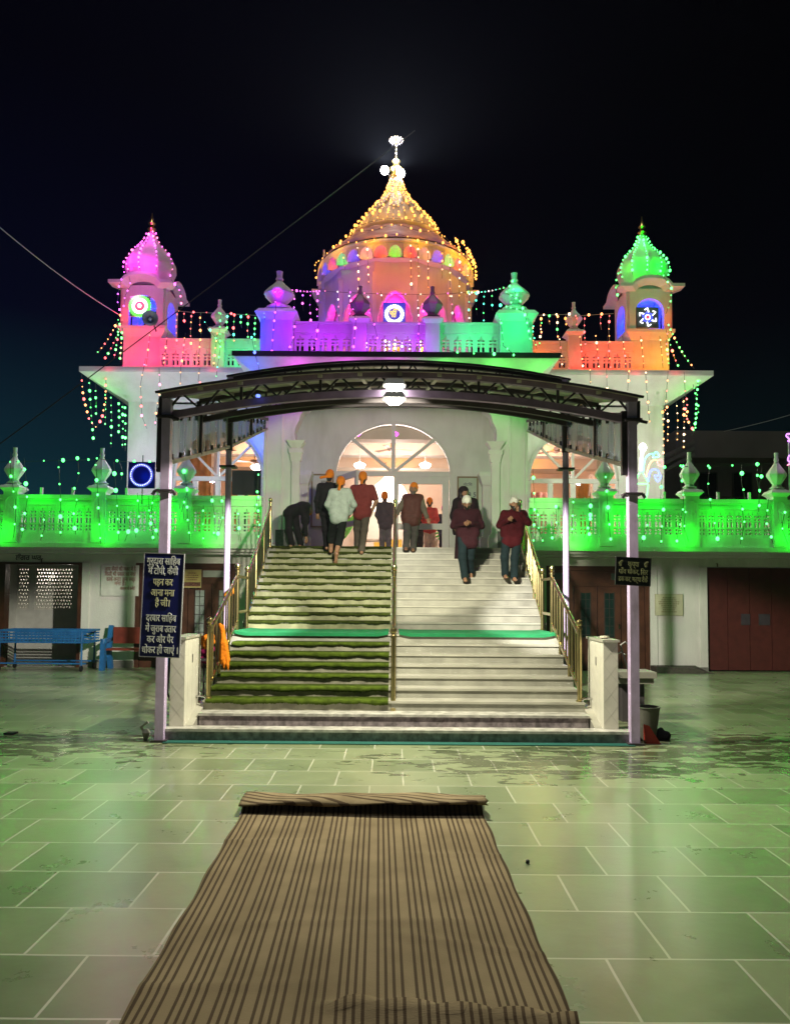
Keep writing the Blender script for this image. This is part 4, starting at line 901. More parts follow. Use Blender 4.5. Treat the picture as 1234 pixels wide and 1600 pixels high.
curtain(-4.9, -4.45, 22.0, TZ, 4.9, cu, 'orange curtain hanging in the middle of the left wing window')
curtain(-5.1, -4.92, 21.4, TZ, 5.9, cw, 'cream curtain beside the orange curtain in the left wing window')
curtain(5.0, 5.5, 21.6, TZ, 4.85, cu, 'orange curtain in the middle of the right wing window')
curtain(5.62, 5.95, 21.3, TZ, 5.95, cw, 'cream curtain at the outer side of the right wing window')
curtain(3.9, 4.6, 22.4, TZ, 4.7, mat('rose_curtain_cloth', (.6, .3, .24), .8), 'rose curtain in the inner half of the right wing window')
# canopy over the holy book at the far end of the hall
pk = thing('altar_canopy', 'white and gold altar canopy with a self-lit dome and cloth swags at the far end of the hall', 'altar', (-.25, 27.6, TZ))
pm = mat('altar_white', (.75, .7, .6), .4); px_, py_ = -.25, 27.6
MB().box(px_-1.2, px_+1.2, py_-.9, py_+.9, TZ, TZ+.5).build('platform', pm, pk)
for a in (-1, 1):
    for b in (-1, 1): MB().tube([(px_+a*.9, py_+b*.7, TZ+.5), (px_+a*.9, py_+b*.7, TZ+2.1)], .05, 8).build('post', gild, pk, True)
MB().lathe([(1.25, 2.1), (1.3, 2.2), (.75, 2.35), (.72, 2.6), (.55, 2.9), (.25, 3.15), (.06, 3.4)], 24, (px_, py_, TZ)).build('canopy_dome', emit('altar_glow', (1, .9, .72), 2.2), pk, True)  # dome glows by its material, standing in for lamps shining on it
MB().box(px_-.5, px_+.5, py_-.5, py_+.3, TZ+.5, TZ+.95).build('cushion', mat('yellow_silk', (.7, .5, .08), .6), pk)
for x0, x1, m, nm in ((-2.2, -1.2, mat('green_silk', (.1, .42, .08), .6), 'swag'), (1.1, 2.2, mat('green_silk', (.1, .42, .08), .6), 'swag'), (-3.0, -2.2, gild, 'swag'), (2.2, 3.0, gild, 'swag')):
    b = MB()
    for k in range(6): b.tube(sag((px_+x0, 27.2-.03*k, 4.5-.05*k), (px_+x1, 27.2-.03*k, 4.5-.05*k), .3+.07*k), .035, 6)
    b.build(nm, m, pk, True)
glow((px_, 27.0, 4.6), (1, .9, .75), 120, .15, pk, 'altar_bulb')
for lab, x, y, cc in (('small white side table left of the altar in the doorway', -.75, 23.5, pm), ('low white donation box right of centre in the doorway', .9, 23.2, pm)):
    t = thing('side_table', lab, 'table', (x, y, TZ)); MB().box(x-.4, x+.4, y-.25, y+.25, TZ+.62, TZ+.68).build('table_top', cc, t)
    for a in (-.35, .35): MB().box(x+a-.03, x+a+.03, y-.2, y+.2, TZ, TZ+.62).build('leg', cc, t)
# ================================================================== COLOURED WASH OF THE LED CHAINS ON THE BUILDING, WITH ADDED WHITE FILL LAMPS
def wash(col, *pts, r=.07):
    k = 1.75 if min(col) < .25 else .9
    for x, y, z, w in pts: glow((x, y, z), col, w*k, r, tp)
G, PK, PU, BL, RD, OR, YE, TE = (0, 1, .01), (1, 0, .14), (.48, 0, 1), (0, .03, 1), (1, .01, .01), (1, .17, .0), (1, .55, 0), (0, 1, .3)
wash(PK, (-6.95, 19.25, 7.75, 13), (-6.4, 19.25, 8.15, 10), (-5.5, 19.35, 7.85, 9))
wash(G, (-4.6, 19.3, 8.1, 3)); wash(TE, (-3.9, 19.3, 7.75, 9))
wash(BL, (-3.35, 16.75, 7.6, 16), (-2.95, 16.5, 7.7, 6)); wash(PU, (-2.35, 16.4, 7.6, 10), (-1.6, 16.7, 7.35, 9), (-.5, 16.7, 7.35, 9), (.45, 16.7, 7.35, 9), (-2.7, 17.0, 8.5, 5))
wash((.02, 1, .25), (1.7, 16.7, 7.4, 10), (2.7, 16.4, 7.7, 12), (2.7, 16.8, 8.7, 6))
wash(OR, (3.7, 19.35, 7.8, 8), (6.5, 19.25, 7.95, 8)); wash(RD, (5.0, 19.35, 7.8, 8), (5.8, 19.3, 7.9, 9)); wash(YE, (7.1, 19.3, 7.85, 7))
wash((.85, .16, .8), (-6.7, 19.0, 9.3, 6), (-6.7, 19.2, 10.25, 4)); wash(RD, (-7.15, 19.5, 8.95, 3), (7.1, 19.5, 8.95, 2)); wash((.3, 1, .35), (6.6, 18.9, 9.5, 8))
wash(BL, (-6.68, 20.45, 9.35, 26), (6.66, 20.45, 9.35, 26), r=.12)
wash((1, .02, .75), (-7.2, 19.75, 10.5, 9), (-6.5, 19.55, 10.3, 8), (-6.68, 20.0, 11.35, 5)); wash(G, (6.2, 19.7, 10.4, 9), (7.0, 19.7, 10.4, 9), (6.66, 20.0, 11.35, 6))
wash((.8, .02, .6), (-.84, 16.75, 8.4, 2.5), (.82, 16.75, 8.4, 2.5))
wash(BL, (-3.25, 16.75, 6.35, 6)); wash((.8, .01, .8), (-2.2, 16.8, 6.4, 6), (-1.1, 16.8, 6.4, 6), (0, 16.8, 6.4, 6)); wash((.1, 1, .1), (1.1, 16.8, 6.4, 5), (2.2, 16.8, 6.4, 6), (3.25, 16.75, 6.35, 6))
wash(G, (-7.55, 19.35, 6.5, 4), (7.55, 19.35, 6.5, 4))
wash((.16, .02, 1), (-2.4, 21.5, 10.4, 13), (-2.5, 23.0, 9.6, 10)); wash((1, .15, .04), (-.8, 21.0, 10.9, 9), (.3, 20.9, 10.6, 10)); wash((1, .2, .0), (1.5, 21.2, 10.7, 11)); wash((.7, .03, .8), (-.9, 20.9, 9.4, 5), (1.2, 20.9, 9.4, 5), (2.4, 22.5, 9.6, 6))
for a, w in ((-60, 3), (-30, 6), (0, 7), (30, 6), (60, 3)):
    t = R(a); wash((1, .005, .4), (DX+2.09*math.sin(t), DYY-2.09*math.cos(t), 10.15, w), (DX+2.3*math.sin(t), DYY-2.3*math.cos(t), 9.3, w*.5), r=.04); wash((1, .62, .1), (DX+1.75*math.sin(t), DYY-1.75*math.cos(t), 9.0, 2.5), r=.03)
SC = {0: G, 1: RD, 2: (1, .45, .25), 3: BL, 4: (.3, 1, .15), 5: RD, 6: (1, .4, .1), -1: RD, -2: (1, .35, .2), -3: BL, -4: G, -5: RD, -6: BL}
for k, c in SC.items():
    t = R(10*k); wash(c, (DX+2.455*math.sin(t), DYY-2.455*math.cos(t), 11.48, .6), r=.025)
GO = (1, .4, .0)
for a in (-75, -45, -15, 15, 45, 75):
    t = R(a); wash(GO, (DX+2.75*math.sin(t), DYY-2.75*math.cos(t), 11.95, 6.5), (DX+1.75*math.sin(t), DYY-1.75*math.cos(t), 13.25, 3)); 
for a in (-60, 0, 60): t = R(a); wash(GO, (DX+.65*math.sin(t), DYY-.65*math.cos(t), 14.5, 1.6))
for a in (-70, -35, 0, 35, 70): t = R(a); wash((.6, .03, .5), (DX+2.75*math.sin(t), DYY-2.75*math.cos(t), 12.45, 1.5))
wash(GO, (2.7, 22.6, 11.8, 16), (2.5, 22.3, 12.4, 8))
for s_ in (-1, 1):
    for k, x in enumerate((3.3, 4.1, 4.95, 5.7, 6.4, 7.1, 7.9, 8.7, 9.6)): wash((.0, 1, .01), (s_*x, 16.72 if k % 3 else 16.6, (3.72, 3.0, 3.4)[k % 3], 5.2))
    wash((.0, 1, .01), (s_*4.0, 17.6, 3.4, 5), (s_*6.0, 17.6, 3.4, 5))
wash((.03, .12, 1), (-2.62, 18.3, 5.0, 1.2), (-2.55, 19.3, 4.2, .5), (-3.55, 19.75, 5.75, 9)); wash((.1, 1, .15), (2.62, 18.3, 5.0, 1.2), (2.55, 19.3, 4.0, .5)); wash((.75, 1, .6), (3.6, 19.6, 5.8, 5))
wash((.9, .78, 1), (-6.75, 18.6, 5.2, 46), (-5.4, 18.0, 5.0, 54)); wash((1, .9, .8), (6.75, 18.6, 5.2, 52), (5.4, 18.0, 5.0, 56))  # unseen white lamps added to light the corner columns and eaves
for s_ in (-1, 1):
    wash((.92, .85, 1) if s_ < 0 else (1, .93, .82), *[(s_*x, 18.1, 6.95, 4.2) for x in (7.5, 6.5, 5.5, 4.5)])  # unseen white lamps added in front of the eave to brighten its fascia
wash((1, .01, .06), (-7.2, 18.85, 7.25, .5), (-6.2, 18.85, 7.2, .6), (-4.6, 18.85, 7.25, .5), (5.1, 18.85, 7.2, .5), (6.0, 18.85, 7.25, .6), (7.0, 18.85, 7.25, .5))
# the two lamps on top of the dome
for lab, u, v in (('dazzling white lamp left of the gilded dome finial', 601, 266), ('dazzling white lamp right of the gilded dome finial', 626, 271)):
    p = at(u, v, 23.7); t = thing('dome_lamp', lab, 'lamp', p, 'white lamps on the dome top')
    MB().lathe([(.02, -.12), (.1, -.09), (.14, 0), (.1, .09), (.02, .12)], 16, p).build('lamp_globe', emit('dome_lamp_glow', (1, .98, .9), 40), t, True)
    MB().tube([p, Vector((DX, DYY, p.z-.25))], .02, 6).build('arm', darksteel, t); spot(p+Vector((0, -.05, .2)), (0, -.25, 1), (.9, .93, 1), 1500, 178, .08, t, 'dome_lamp_bulb')
# ================================================================== LIGHT STRINGS
def px(lst, Y): return [at(u, v, Y) for u, v in lst]
def drops(line, lens, Y, cols, gap=.28, top=True, topgap=.35):
    """a horizontal line of lights with hanging strands"""
    out = [(line, cols, topgap)] if top else []
    L = [Vector(p) for p in line]; n = len(lens)
    for i, l in enumerate(lens):
        t = (i+.5)/n*(len(L)-1); a = int(t); p = L[a].lerp(L[min(a+1, len(L)-1)], t-a)
        if l > 0: out.append(([p, p-Vector((.02, 0, l*.5)), p-Vector((-.01, 0, l))], cols, gap))
    return out
gs = 'strings of coloured lights'
# domes of the corner towers
def on_dome(cx, cyy, prof, ang, z0):
    return [Vector((cx+(r+.04)*math.sin(R(ang)), cyy-(r+.04)*math.cos(R(ang)), z0+z)) for r, z in prof]
dp = [(.09, 1.5), (.13, 1.38), (.2, 1.22), (.3, 1.08), (.44, .94), (.58, .76), (.66, .56), (.67, .4), (.6, .22)]
string('magenta lights running down the left tower dome', [(on_dome(-6.68, 20.45, dp, a, 9.97), ['magenta', 'magenta', 'pink'], .15) for a in (-70, -42, -8, 30, 70)]+[(px([(192, 433), (186, 450), (184, 470), (190, 492)], 19.3), ['purple', 'magenta'], .2), (px([(202, 432), (205, 446), (196, 462), (194, 480)], 19.2), ['magenta'], .2), (px([(268, 437), (282, 455), (284, 476)], 19.5), ['magenta', 'pink'], .2)], .034, gs)
string('green lights running down the right tower dome', [(on_dome(6.66, 20.45, dp, a, 9.97), ['green'], .12) for a in (-70, -40, -8, 25, 60)]+[(px([(966, 425), (960, 445), (966, 470)], 19.3), ['green'], .2), (px([(1035, 430), (1048, 450), (1047, 470), (1040, 490)], 19.3), ['green'], .18)], .038, gs)
string('red and green lights strung from the left tower down to the eave corner', [(sag(at(190, 490, 19.6), at(152, 552, 19.1), .12), ['red', 'orange', 'green'], .17), (sag(at(192, 500, 19.6), at(165, 560, 19.1), .1), ['green', 'red'], .17), (sag(at(192, 512, 19.6), at(188, 565, 19.2), .05), ['green', 'green', 'orange'], .17), (sag(at(188, 505, 19.6), at(178, 562, 19.1), .1), ['green', 'red'], .17)], .034, gs)
string('green and red lights strung from the right tower down to the eave corner', [(sag(at(1042, 505, 19.6), at(1084, 576, 19.1), .12), ['green', 'green', 'orange'], .15), (sag(at(1040, 515, 19.6), at(1060, 575, 19.1), .1), ['green', 'red'], .17), (sag(at(1040, 530, 19.6), at(1044, 572, 19.2), .05), ['green', 'red'], .17)], .036, gs)
string('red and green loops hanging under the left eave corner', [(px([(128, 585), (131, 620), (140, 655), (150, 668), (160, 655), (166, 622), (166, 590)], 19.2), ['red', 'orange'], .17), (px([(140, 592), (142, 630), (147, 690)], 19.2), 'green', .2), (px([(150, 600), (151, 650)], 19.2), ['green'], .2)]+[(px([(x, y0), (x+1, (y0+y1)/2), (x, y1)], 19.4), 'green', .19) for x, y0, y1 in ((165, 610, 665), (174, 620, 700), (186, 622, 680), (192, 630, 700), (196, 636, 705))], .036, gs)
string('green and orange lights hanging under the right eave corner', [(px([(x, y0), (x+2, (y0+y1)/2), (x+1, y1)], 19.3), c, .17) for x, y0, y1, c in ((1034, 640, 715, ['orange', 'yellow']), (1041, 635, 690, ['warm', 'orange']), (1056, 628, 690, ['yellow', 'warm']), (1066, 620, 700, ['warm', 'orange']), (1071, 615, 660, ['red', 'orange']))]+[(px([(1090, 590), (1087, 630), (1085, 675)], 19.2), 'green', .12), (px([(1082, 600), (1091, 640), (1080, 680)], 19.2), 'green', .16), (px([(1066, 620), (1072, 655), (1085, 678)], 19.2), ['orange', 'red'], .2)], .036, gs)
string('red and green drops strung between the left tower and the cyan parapet post', drops(px([(272, 485), (300, 488), (335, 489)], 19.5), (.9, .3, 1.0, .55, 0), 19.5, ['red', 'red', 'orange'], .17), .033, gs, wirel)
string('green and teal drops strung from the cyan parapet post to the porch corner', drops(px([(340, 489), (372, 491), (405, 493)], 19.3), (.9, .5, .8, .35, .75, .9), 19.3, ['green', 'green', 'teal', 'red'], .16), .036, gs, wirel)
string('orange drops strung from the porch corner to the right parapet post', drops(px([(826, 493), (858, 492), (890, 491)], 19.3), (.8, .55, .25, .7, .3), 19.3, ['warm', 'orange', 'yellow', 'green'], .17), .034, gs, wirel)
string('red drops strung from the right parapet post to the right tower', drops(px([(895, 494), (925, 492), (958, 490)], 19.5), (.4, .8, 0, .4, .9), 19.5, ['red', 'orange', 'red'], .17), .033, gs, wirel)
string('magenta drops strung between the left corner finial and the drum', drops(sag(at(440, 450, 17.4), at(502, 455, 21), .05), (.5, .9, .5, .8, 1.0), 18, ['magenta', 'purple'], .22), .034, gs)
string('green drops strung between the drum and the right corner finial', drops(sag(at(728, 457, 21), at(790, 449, 17.4), .05), (1.0, .6, 1.1, .5, .8), 18, ['teal', 'green', 'white'], .22), .034, gs)
string('green lights wound round the right corner finial and box', [(px([(800, 440), (790, 458), (806, 466), (790, 480), (815, 485)], 16.9), 'green', .13), (px([(800, 450), (812, 470), (822, 500), (828, 530)], 16.8), 'green', .17), (px([(782, 500), (786, 540), (800, 552)], 16.6), 'green', .2), (px([(690, 545), (720, 552), (760, 553), (820, 556)], 16.5), 'green', .4), (px([(835, 490), (832, 520), (838, 545)], 18.5), ['green', 'teal'], .15), (px([(846, 500), (842, 540)], 18.5), ['green', 'warm'], .17)], .036, gs)
string('magenta lights hanging over the left corner box and porch parapet', [(px(l, 16.75), c, g) for l, c, g in (([(430, 450), (431, 480), (427, 520), (425, 552)], 'magenta', .22), ([(462, 500), (458, 530), (450, 552)], ['magenta', 'purple'], .25), ([(498, 505), (494, 530), (488, 548)], 'magenta', .22), ([(548, 470), (556, 500), (552, 545)], ['magenta', 'pink'], .22), ([(583, 500), (590, 530)], 'magenta', .3), ([(425, 551), (500, 552), (560, 553), (640, 556)], 'magenta', .45), ([(655, 500), (652, 540), (645, 555)], 'magenta', .25), ([(413, 490), (414, 500)], 'blue', .1))], .031, gs)
string('pink lights strung across the drum above the niches', [(px([(505, 455), (560, 458), (617, 460), (680, 460), (730, 457)], 21.1), ['magenta', 'white', 'pink'], .4)]+[(px([(u, v0), (u+2, v1)], 21.0), ['magenta', 'pink', 'white'], .22) for u, v0, v1 in ((528, 460, 505), (545, 452, 500), (652, 460, 500), (660, 470, 505), (705, 455, 500), (595, 455, 470), (575, 462, 490))], .027, gs)
string('white and pink lights glowing behind the pierced porch parapet', [(px([(u, 531), (u, 547)], 17.12), 'white', .09) for u in (573, 602, 608, 617, 628, 640, 657)], .024, gs)
# gold strands over the dome
dpf = [(.13, 14.95), (.2, 14.75), (.3, 14.52), (.48, 14.22), (.72, 13.94), (.92, 13.7), (1.07, 13.54), (1.2, 13.38), (1.36, 13.15), (1.45, 12.97)]
def onb(prof, a): return [Vector((DX+(r+.05)*math.sin(R(a)), DYY-(r+.05)*math.cos(R(a)), z)) for r, z in prof]
string('gold light strands running down the front of the main dome', [(onb(dpf, a), 'yellow', .19) for a in (-45, -33, -22, -10, -3, 4, 12, 24, 36, 47)], .05, gs)
string('gold light strands running down the sides of the main dome', [(onb(dpf, a), 'yellow', .2) for a in (-88, -76, -66, -56, 58, 67, 77, 88)], .05, gs)
string('dense gold lights wrapped round the tip of the main dome', [([Vector((DX+(.55-.42*q/60)*math.sin(q*.5), DYY-(.55-.42*q/60)*math.cos(q*.5), 14.2+.85*q/60)) for q in range(61)], 'yellow', .16)]+[(onb([(.1, 15.1), (.16, 14.85), (.25, 14.6), (.44, 14.28)], a), 'yellow', .1) for a in range(-80, 90, 20)], .042, gs)
string('gold lights draped over the lotus ring and scallops', [([Vector((DX+2.55*math.sin(R(a)), DYY-2.55*math.cos(R(a)), 11.88+.08*math.cos(R(a*9)))) for a in range(-95, 96, 5)], 'yellow', .3), ([Vector((DX+2.0*math.sin(R(a)), DYY-2.0*math.cos(R(a)), 12.46+.06*math.cos(R(a*9)))) for a in range(-90, 91, 5)], 'yellow', .32), ([Vector((DX+1.5*math.sin(R(a)), DYY-1.5*math.cos(R(a)), 12.95)) for a in range(-90, 91, 5)], 'yellow', .3)], .042, gs)
string('gold lights hanging from the scallops over the drum wall', [([Vector((DX+2.5*math.sin(R(a)), DYY-2.5*math.cos(R(a)), 11.7)), Vector((DX+2.45*math.sin(R(a+1)), DYY-2.45*math.cos(R(a+1)), 11.7-l))], ['yellow', 'warm'], .24) for a, l in ((-38, .5), (-26, 1.4), (-19, 1.1), (10, 1.3), (15, .9), (22, 1.2), (33, .8), (40, 1.4), (50, 1.2), (62, 1.0))], .036, gs)
string('thick gold bunch of lights on the right edge of the lotus ring', [(onb([(2.3, 12.4), (2.45, 12.1), (2.52, 11.85), (2.5, 11.6)], a), 'yellow', .12) for a in (48, 60, 68, 76, 84)], .055, gs)
string('small lights on the crown parasol of the dome', [([Vector((DX+.22*math.sin(R(a)), DYY-.22*math.cos(R(a)), 16.28)) for a in range(0, 361, 20)], 'warm', .11), ([Vector((DX, DYY-.08, 15.6)), Vector((DX, DYY-.06, 16.2))], 'white', .12)], .022, gs)
# facade drops
string('red lights dropping down the facade left of the canopy', [(px(l, 18.85), ['red', 'orange', 'pink'], .26) for l in ([(228, 560), (220, 600), (222, 650), (230, 670)], [(249, 575), (251, 610), (245, 640), (243, 665)], [(283, 570), (282, 600)], [(312, 575), (310, 595), (316, 600)], [(262, 530), (255, 570)])]+[(px([(u, 520), (u-3, 545), (u-6, 572)], 19.3), ['red', 'orange'], .2) for u in (235, 262, 290, 315, 340)], .031, gs)
string('orange lights dropping down the facade right of the canopy', [(px(l, 18.85), ['orange', 'warm', 'red'], .26) for l in ([(921, 575), (922, 600)], [(947, 575), (948, 612)], [(982, 580), (980, 610)], [(1008, 582), (1010, 612), (1014, 660)], [(1043, 580), (1040, 625), (1036, 660)], [(1068, 582), (1070, 620)])]+[(px([(u, 525), (u+3, 550), (u+5, 575)], 19.3), ['red', 'orange', 'warm'], .2) for u in (873, 905, 930, 948, 972, 1000, 1030)], .031, gs)
string('blue and teal lights at the left end of the porch eave', [(px([(392, 520), (398, 550), (405, 575), (403, 620)], 16.4), ['blue', 'teal'], .3), (px([(318, 500), (345, 540), (340, 575), (338, 590)], 19.0), ['green', 'teal'], .25)], .034, gs)
# green net on the balustrades
def gnet(s_, ulist, lab, Y=16.85):
    rnd = random.Random(int(ulist[0][0])); st_ = []
    for u, v0, v1 in ulist: st_.append((px([(u, v0), (u+rnd.uniform(-6, 6), (v0+v1)/2), (u+rnd.uniform(-9, 9), v1)], Y), 'green', .33))
    string(lab, st_, .045, 'green light nets on the balustrades')
gnet(-1, [(17, 706, 770), (38, 715, 840), (92, 718, 838), (122, 716, 770), (121, 780, 835), (68, 800, 845), (25, 780, 840), (150, 720, 850)], 'green lights over the far left end of the balustrade')
gnet(-1, [(178, 722, 845), (187, 722, 750), (215, 770, 840), (232, 775, 845), (240, 775, 838), (200, 800, 846)], 'green lights over the balustrade left of the blue sign post')
gnet(-1, [(288, 735, 800), (293, 760, 845), (318, 790, 846), (347, 775, 843), (372, 800, 846), (405, 730, 840), (404, 770, 845), (330, 770, 838)], 'green lights over the balustrade between the left posts and the porch')
gnet(1, [(832, 735, 845), (840, 800, 845), (895, 780, 845), (919, 785, 840), (922, 770, 846), (945, 740, 846), (868, 790, 843)], 'green lights over the balustrade between the porch and the right post')
gnet(1, [(990, 770, 845), (1035, 740, 780), (1036, 790, 850), (1010, 800, 848), (1062, 725, 850), (1070, 800, 846)], 'green lights over the balustrade right of the right canopy post')
gnet(1, [(1108, 726, 795), (1115, 800, 848), (1158, 726, 780), (1158, 790, 850), (1184, 722, 770), (1200, 780, 850), (1225, 800, 850), (1190, 730, 800)], 'green lights over the far right end of the balustrade')
string('green line of lights strung above the left balustrade', [(sag(at(0, 722, 17), at(150, 718, 17), .0), 'green', .5), (sag(at(150, 716, 17), at(243, 722, 17), .03), 'green', .4)], .04, gs)
string('green line of lights strung above the right balustrade', [(sag(at(1062, 728, 17), at(1215, 723, 17), .03), 'green', .5), (sag(at(1035, 730, 17), at(1078, 728, 17), .02), 'green', .4)], .04, gs)
string('single blue marker light on the left part of the canopy front truss', [(px([(402, 619), (406, 619.5)], 8.8), 'blue', .018)], .03, gs)
# ================================================================== LED PANELS AND NEON
def panel(name, label, c, w, h, base, cat='light panel'):
    t = thing(name, label, cat, c); MB().box(c.x-w/2, c.x+w/2, c.y, c.y+.05, c.z-h/2, c.z+h/2).build('backing', base, t); return t
def ring(t, c, r0, r1, m, n=40, spikes=0, y=-.02, name='led_ring'):
    V = []; F = []
    for i in range(n):
        a = 2*math.pi*i/n; rr = r1*(1+spikes*(i % 2)); V += [(c.x+r0*math.cos(a), c.y+y, c.z+r0*math.sin(a)), (c.x+rr*math.cos(a), c.y+y, c.z+rr*math.sin(a))]
    for i in range(n): j = (i+1) % n; F.append((2*i, 2*i+1, 2*j+1, 2*j))
    if r0 == 0: F = [(0, 2*i+1, 2*((i+1) % n)+1) for i in range(n)]
    me = bpy.data.meshes.new(name); me.from_pydata(V, [], F); o = link(name, me, m, t); md = o.modifiers.new('t', 'SOLIDIFY'); md.thickness = .012; return o
def dots(t, c, r, n, m, rad, y=-.035, name='led_dots'):
    mb = MB()
    for i in range(n):
        a = 2*math.pi*i/n; mb.lathe([(.001, -rad), (rad, 0), (.001, rad)], 6, (c.x+r*math.cos(a), c.y+y, c.z+r*math.sin(a)))
    return mb.build(name, m, t)
LW, LG, LR, LB, LY = emit('led_white', (.9, .95, 1), 3), emit('led_green', (.1, 1, .05), 1.6), emit('led_red', (1, .01, .1), 1.3), emit('led_blue', (.02, .04, 1), 1.0), emit('led_yellow', (1, .7, .06), 1.6)
nvy = emit('led_blue_backing', (.005, .008, .75), .75)
c = at(616, 491, 20.9); t = panel('emblem_panel', 'square blue light panel with a golden emblem in a white ring, before the drum', c, .62, .66, nvy)
ring(t, c, .17, .25, LW, 48, .1); ring(t, c, .155, .17, emit('led_purple', (.3, 0, .5), .6), 40, 0)
lettering([('ੴ', .27, 0, -.09, .016, -.25)], LY, t, Matrix.Translation((c.x, c.y-.03, c.z)), 'emblem')
c = at(219, 478.5, 19.15); t = panel('led_disc_panel', 'square panel with a green white and red light disc on the left tower', c, .52, .52, mat('grey_mesh', (.3, .35, .25), .5))
ring(t, c, .0, .05, LW, 20, 0, -.05); ring(t, c, .05, .12, LR, 40, .06); ring(t, c, .12, .19, LW, 48, .1, -.018); ring(t, c, .19, .265, LG, 60, .12, -.015)
c = at(1011, 496, 19.2); t = panel('led_pinwheel_panel', 'dark square panel with a white pinwheel and red centre on the right tower', c, .56, .53, mat('dark_grey_mesh', (.1, .1, .09), .5))
ring(t, c, 0, .05, LR, 24, 0, -.03); ring(t, c, .05, .07, LW, 24); ring(t, c, .075, .13, LB, 12, .35, -.018)
for k in range(6):
    a = R(60*k+20); d = Vector((math.cos(a), 0, math.sin(a))); q = Vector((-d.z, 0, d.x)); MB().bar(c+d*.13+Vector((0, -.03, 0)), c+d*.23+q*.05+Vector((0, -.03, 0)), .03, .02).bar(c+d*.23+q*.05+Vector((0, -.03, 0)), c+d*.17+q*.11+Vector((0, -.03, 0)), .024, .02).build('pinwheel_arm', LW, t)
c = at(221.5, 742.5, 16.6); t = panel('led_ring_panel', 'dark blue square panel with a ring of blue white lights above the left balustrade', c, .58, .57, mat('navy_board', (.005, .012, .1), .35))
ring(t, c, .19, .26, emit('led_deep_blue', (.0, .005, .55), .8), 40, 0, -.012); dots(t, c, .225, 36, emit('led_ice', (.55, .6, 1), 5), .011); MB().tube([c+Vector((0, .07, -.62)), c+Vector((0, .07, .45))], .012, 6).build('pole', darksteel, t); glow(c+Vector((0, -.3, 0)), BL, 3, .1, t)
o = thing('display_screen', 'black rectangular screen in front of the left wing window', 'screen', at(385, 755, 18.6)); c = at(385, 754, 18.6)
MB().box(c.x-.35, c.x+.35, c.y, c.y+.05, c.z-.3, c.z+.3).build('screen_panel', black, o); MB().box(c.x-.04, c.x+.04, c.y+.01, c.y+.05, 2.776, c.z-.3).build('stand', darksteel, o)
# neon flower pot
def neon(name, label, parts, Y, group=None, r=.022):
    c = at(*parts[0][0][0], Y); t = thing(name, label, 'neon sign', c)
    for pts, col, rr in parts:
        hue = HUE.get(col, col); m = emit('neon_'+(col if isinstance(col, str) else 'x'), tuple(min(1, h*.8+.15) for h in hue), 3.2)
        P = px(pts, Y); Q = []
        for i in range(len(P)-1):
            a, b, c_, d = P[max(i-1, 0)], P[i], P[i+1], P[min(i+2, len(P)-1)]
            for k in range(5):
                s = k/5; Q.append(.5*((2*b)+(c_-a)*s+(2*a-5*b+4*c_-d)*s*s+(3*b-a-3*c_+d)*s**3))
        Q.append(P[-1]); MB().tube(Q, rr, 6).build('neon_tube', m, t, True)
    return t
neon('neon_flower_pot', 'neon flower pot with curved green orange and blue stems right of the right post', [
    ([(991, 756), (1012, 756)], 'green', .02), ([(992, 757), (993, 779), (1008, 779), (1012, 757)], 'green', .02), ([(991, 756), (1001, 737), (1012, 754)], 'green', .02), ([(989, 745), (990, 738), (993, 741), (993, 752)], 'green', .02),
    ([(1000, 735), (1001, 720), (1003, 706), (1000, 698), (1004, 694), (1008, 699), (1004, 706)], 'white', .035), ([(1004, 737), (1007, 718), (1014, 710), (1021, 709)], 'teal', .018), ([(1019, 714), (1024, 706), (1029, 713), (1019, 715)], 'teal', .018),
    ([(1009, 745), (1013, 728), (1020, 719), (1028, 720)], 'orange', .018), ([(1028, 719), (1033, 719), (1034, 728), (1028, 726), (1027, 720)], 'red', .018), ([(1012, 752), (1015, 738), (1021, 733), (1028, 736), (1029, 742)], 'blue', .022), ([(1022, 743), (1027, 752), (1032, 744), (1027, 743), (1022, 743)], 'blue', .022)], 17.9)
neon('neon_sign', 'violet neon script at the right edge above the balustrade', [([(1236, 678), (1229, 678), (1228, 682), (1234, 687), (1230, 689), (1236, 690)], 'purple', .014), ([(1236, 713), (1232, 712), (1230, 719), (1234, 721), (1238, 716)], 'purple', .014), ([(1229, 727), (1233, 725), (1237, 727)], 'pink', .012)], 16.8)
tag(MB().lathe([(.02, 0), (.02, 1.3)], 6, tuple(at(1233, 770, 16.9))).build('sign_pole', frame_w), 'thin pale pole at the right end of the balustrade', 'pole')
# horn loudspeaker on the left tower
c = at(235, 498, 19.0); t = thing('horn_loudspeaker', 'grey horn loudspeaker below the light disc on the left tower', 'loudspeaker', c)
Mh = Matrix.Translation(c) @ Matrix.Rotation(R(90), 4, 'X') @ Matrix.Rotation(R(12), 4, 'Y')
hp = MB().lathe([(.05, -.28), (.06, -.12), (.1, -.04), (.2, .03), (.2, .045), (.12, .0), (.06, -.06), (.045, -.1)], 24); hp.v = [tuple(Mh @ Vector(p)) for p in hp.v]; hp.build('horn', mat('grey_horn', (.38, .39, .42), .4), t, True)
q = MB().lathe([(.01, -.1), (.05, -.08), (.045, .0), (.01, .03)], 16); q.v = [tuple(Mh @ Vector(p)) for p in q.v]; q.build('throat', mat('pale_horn_throat', (.5, .5, .55), .4), t, True)
MB().bar(c+Vector((0, .2, 0)), c+Vector((0, .5, -.15)), .03).build('bracket', darksteel, t)
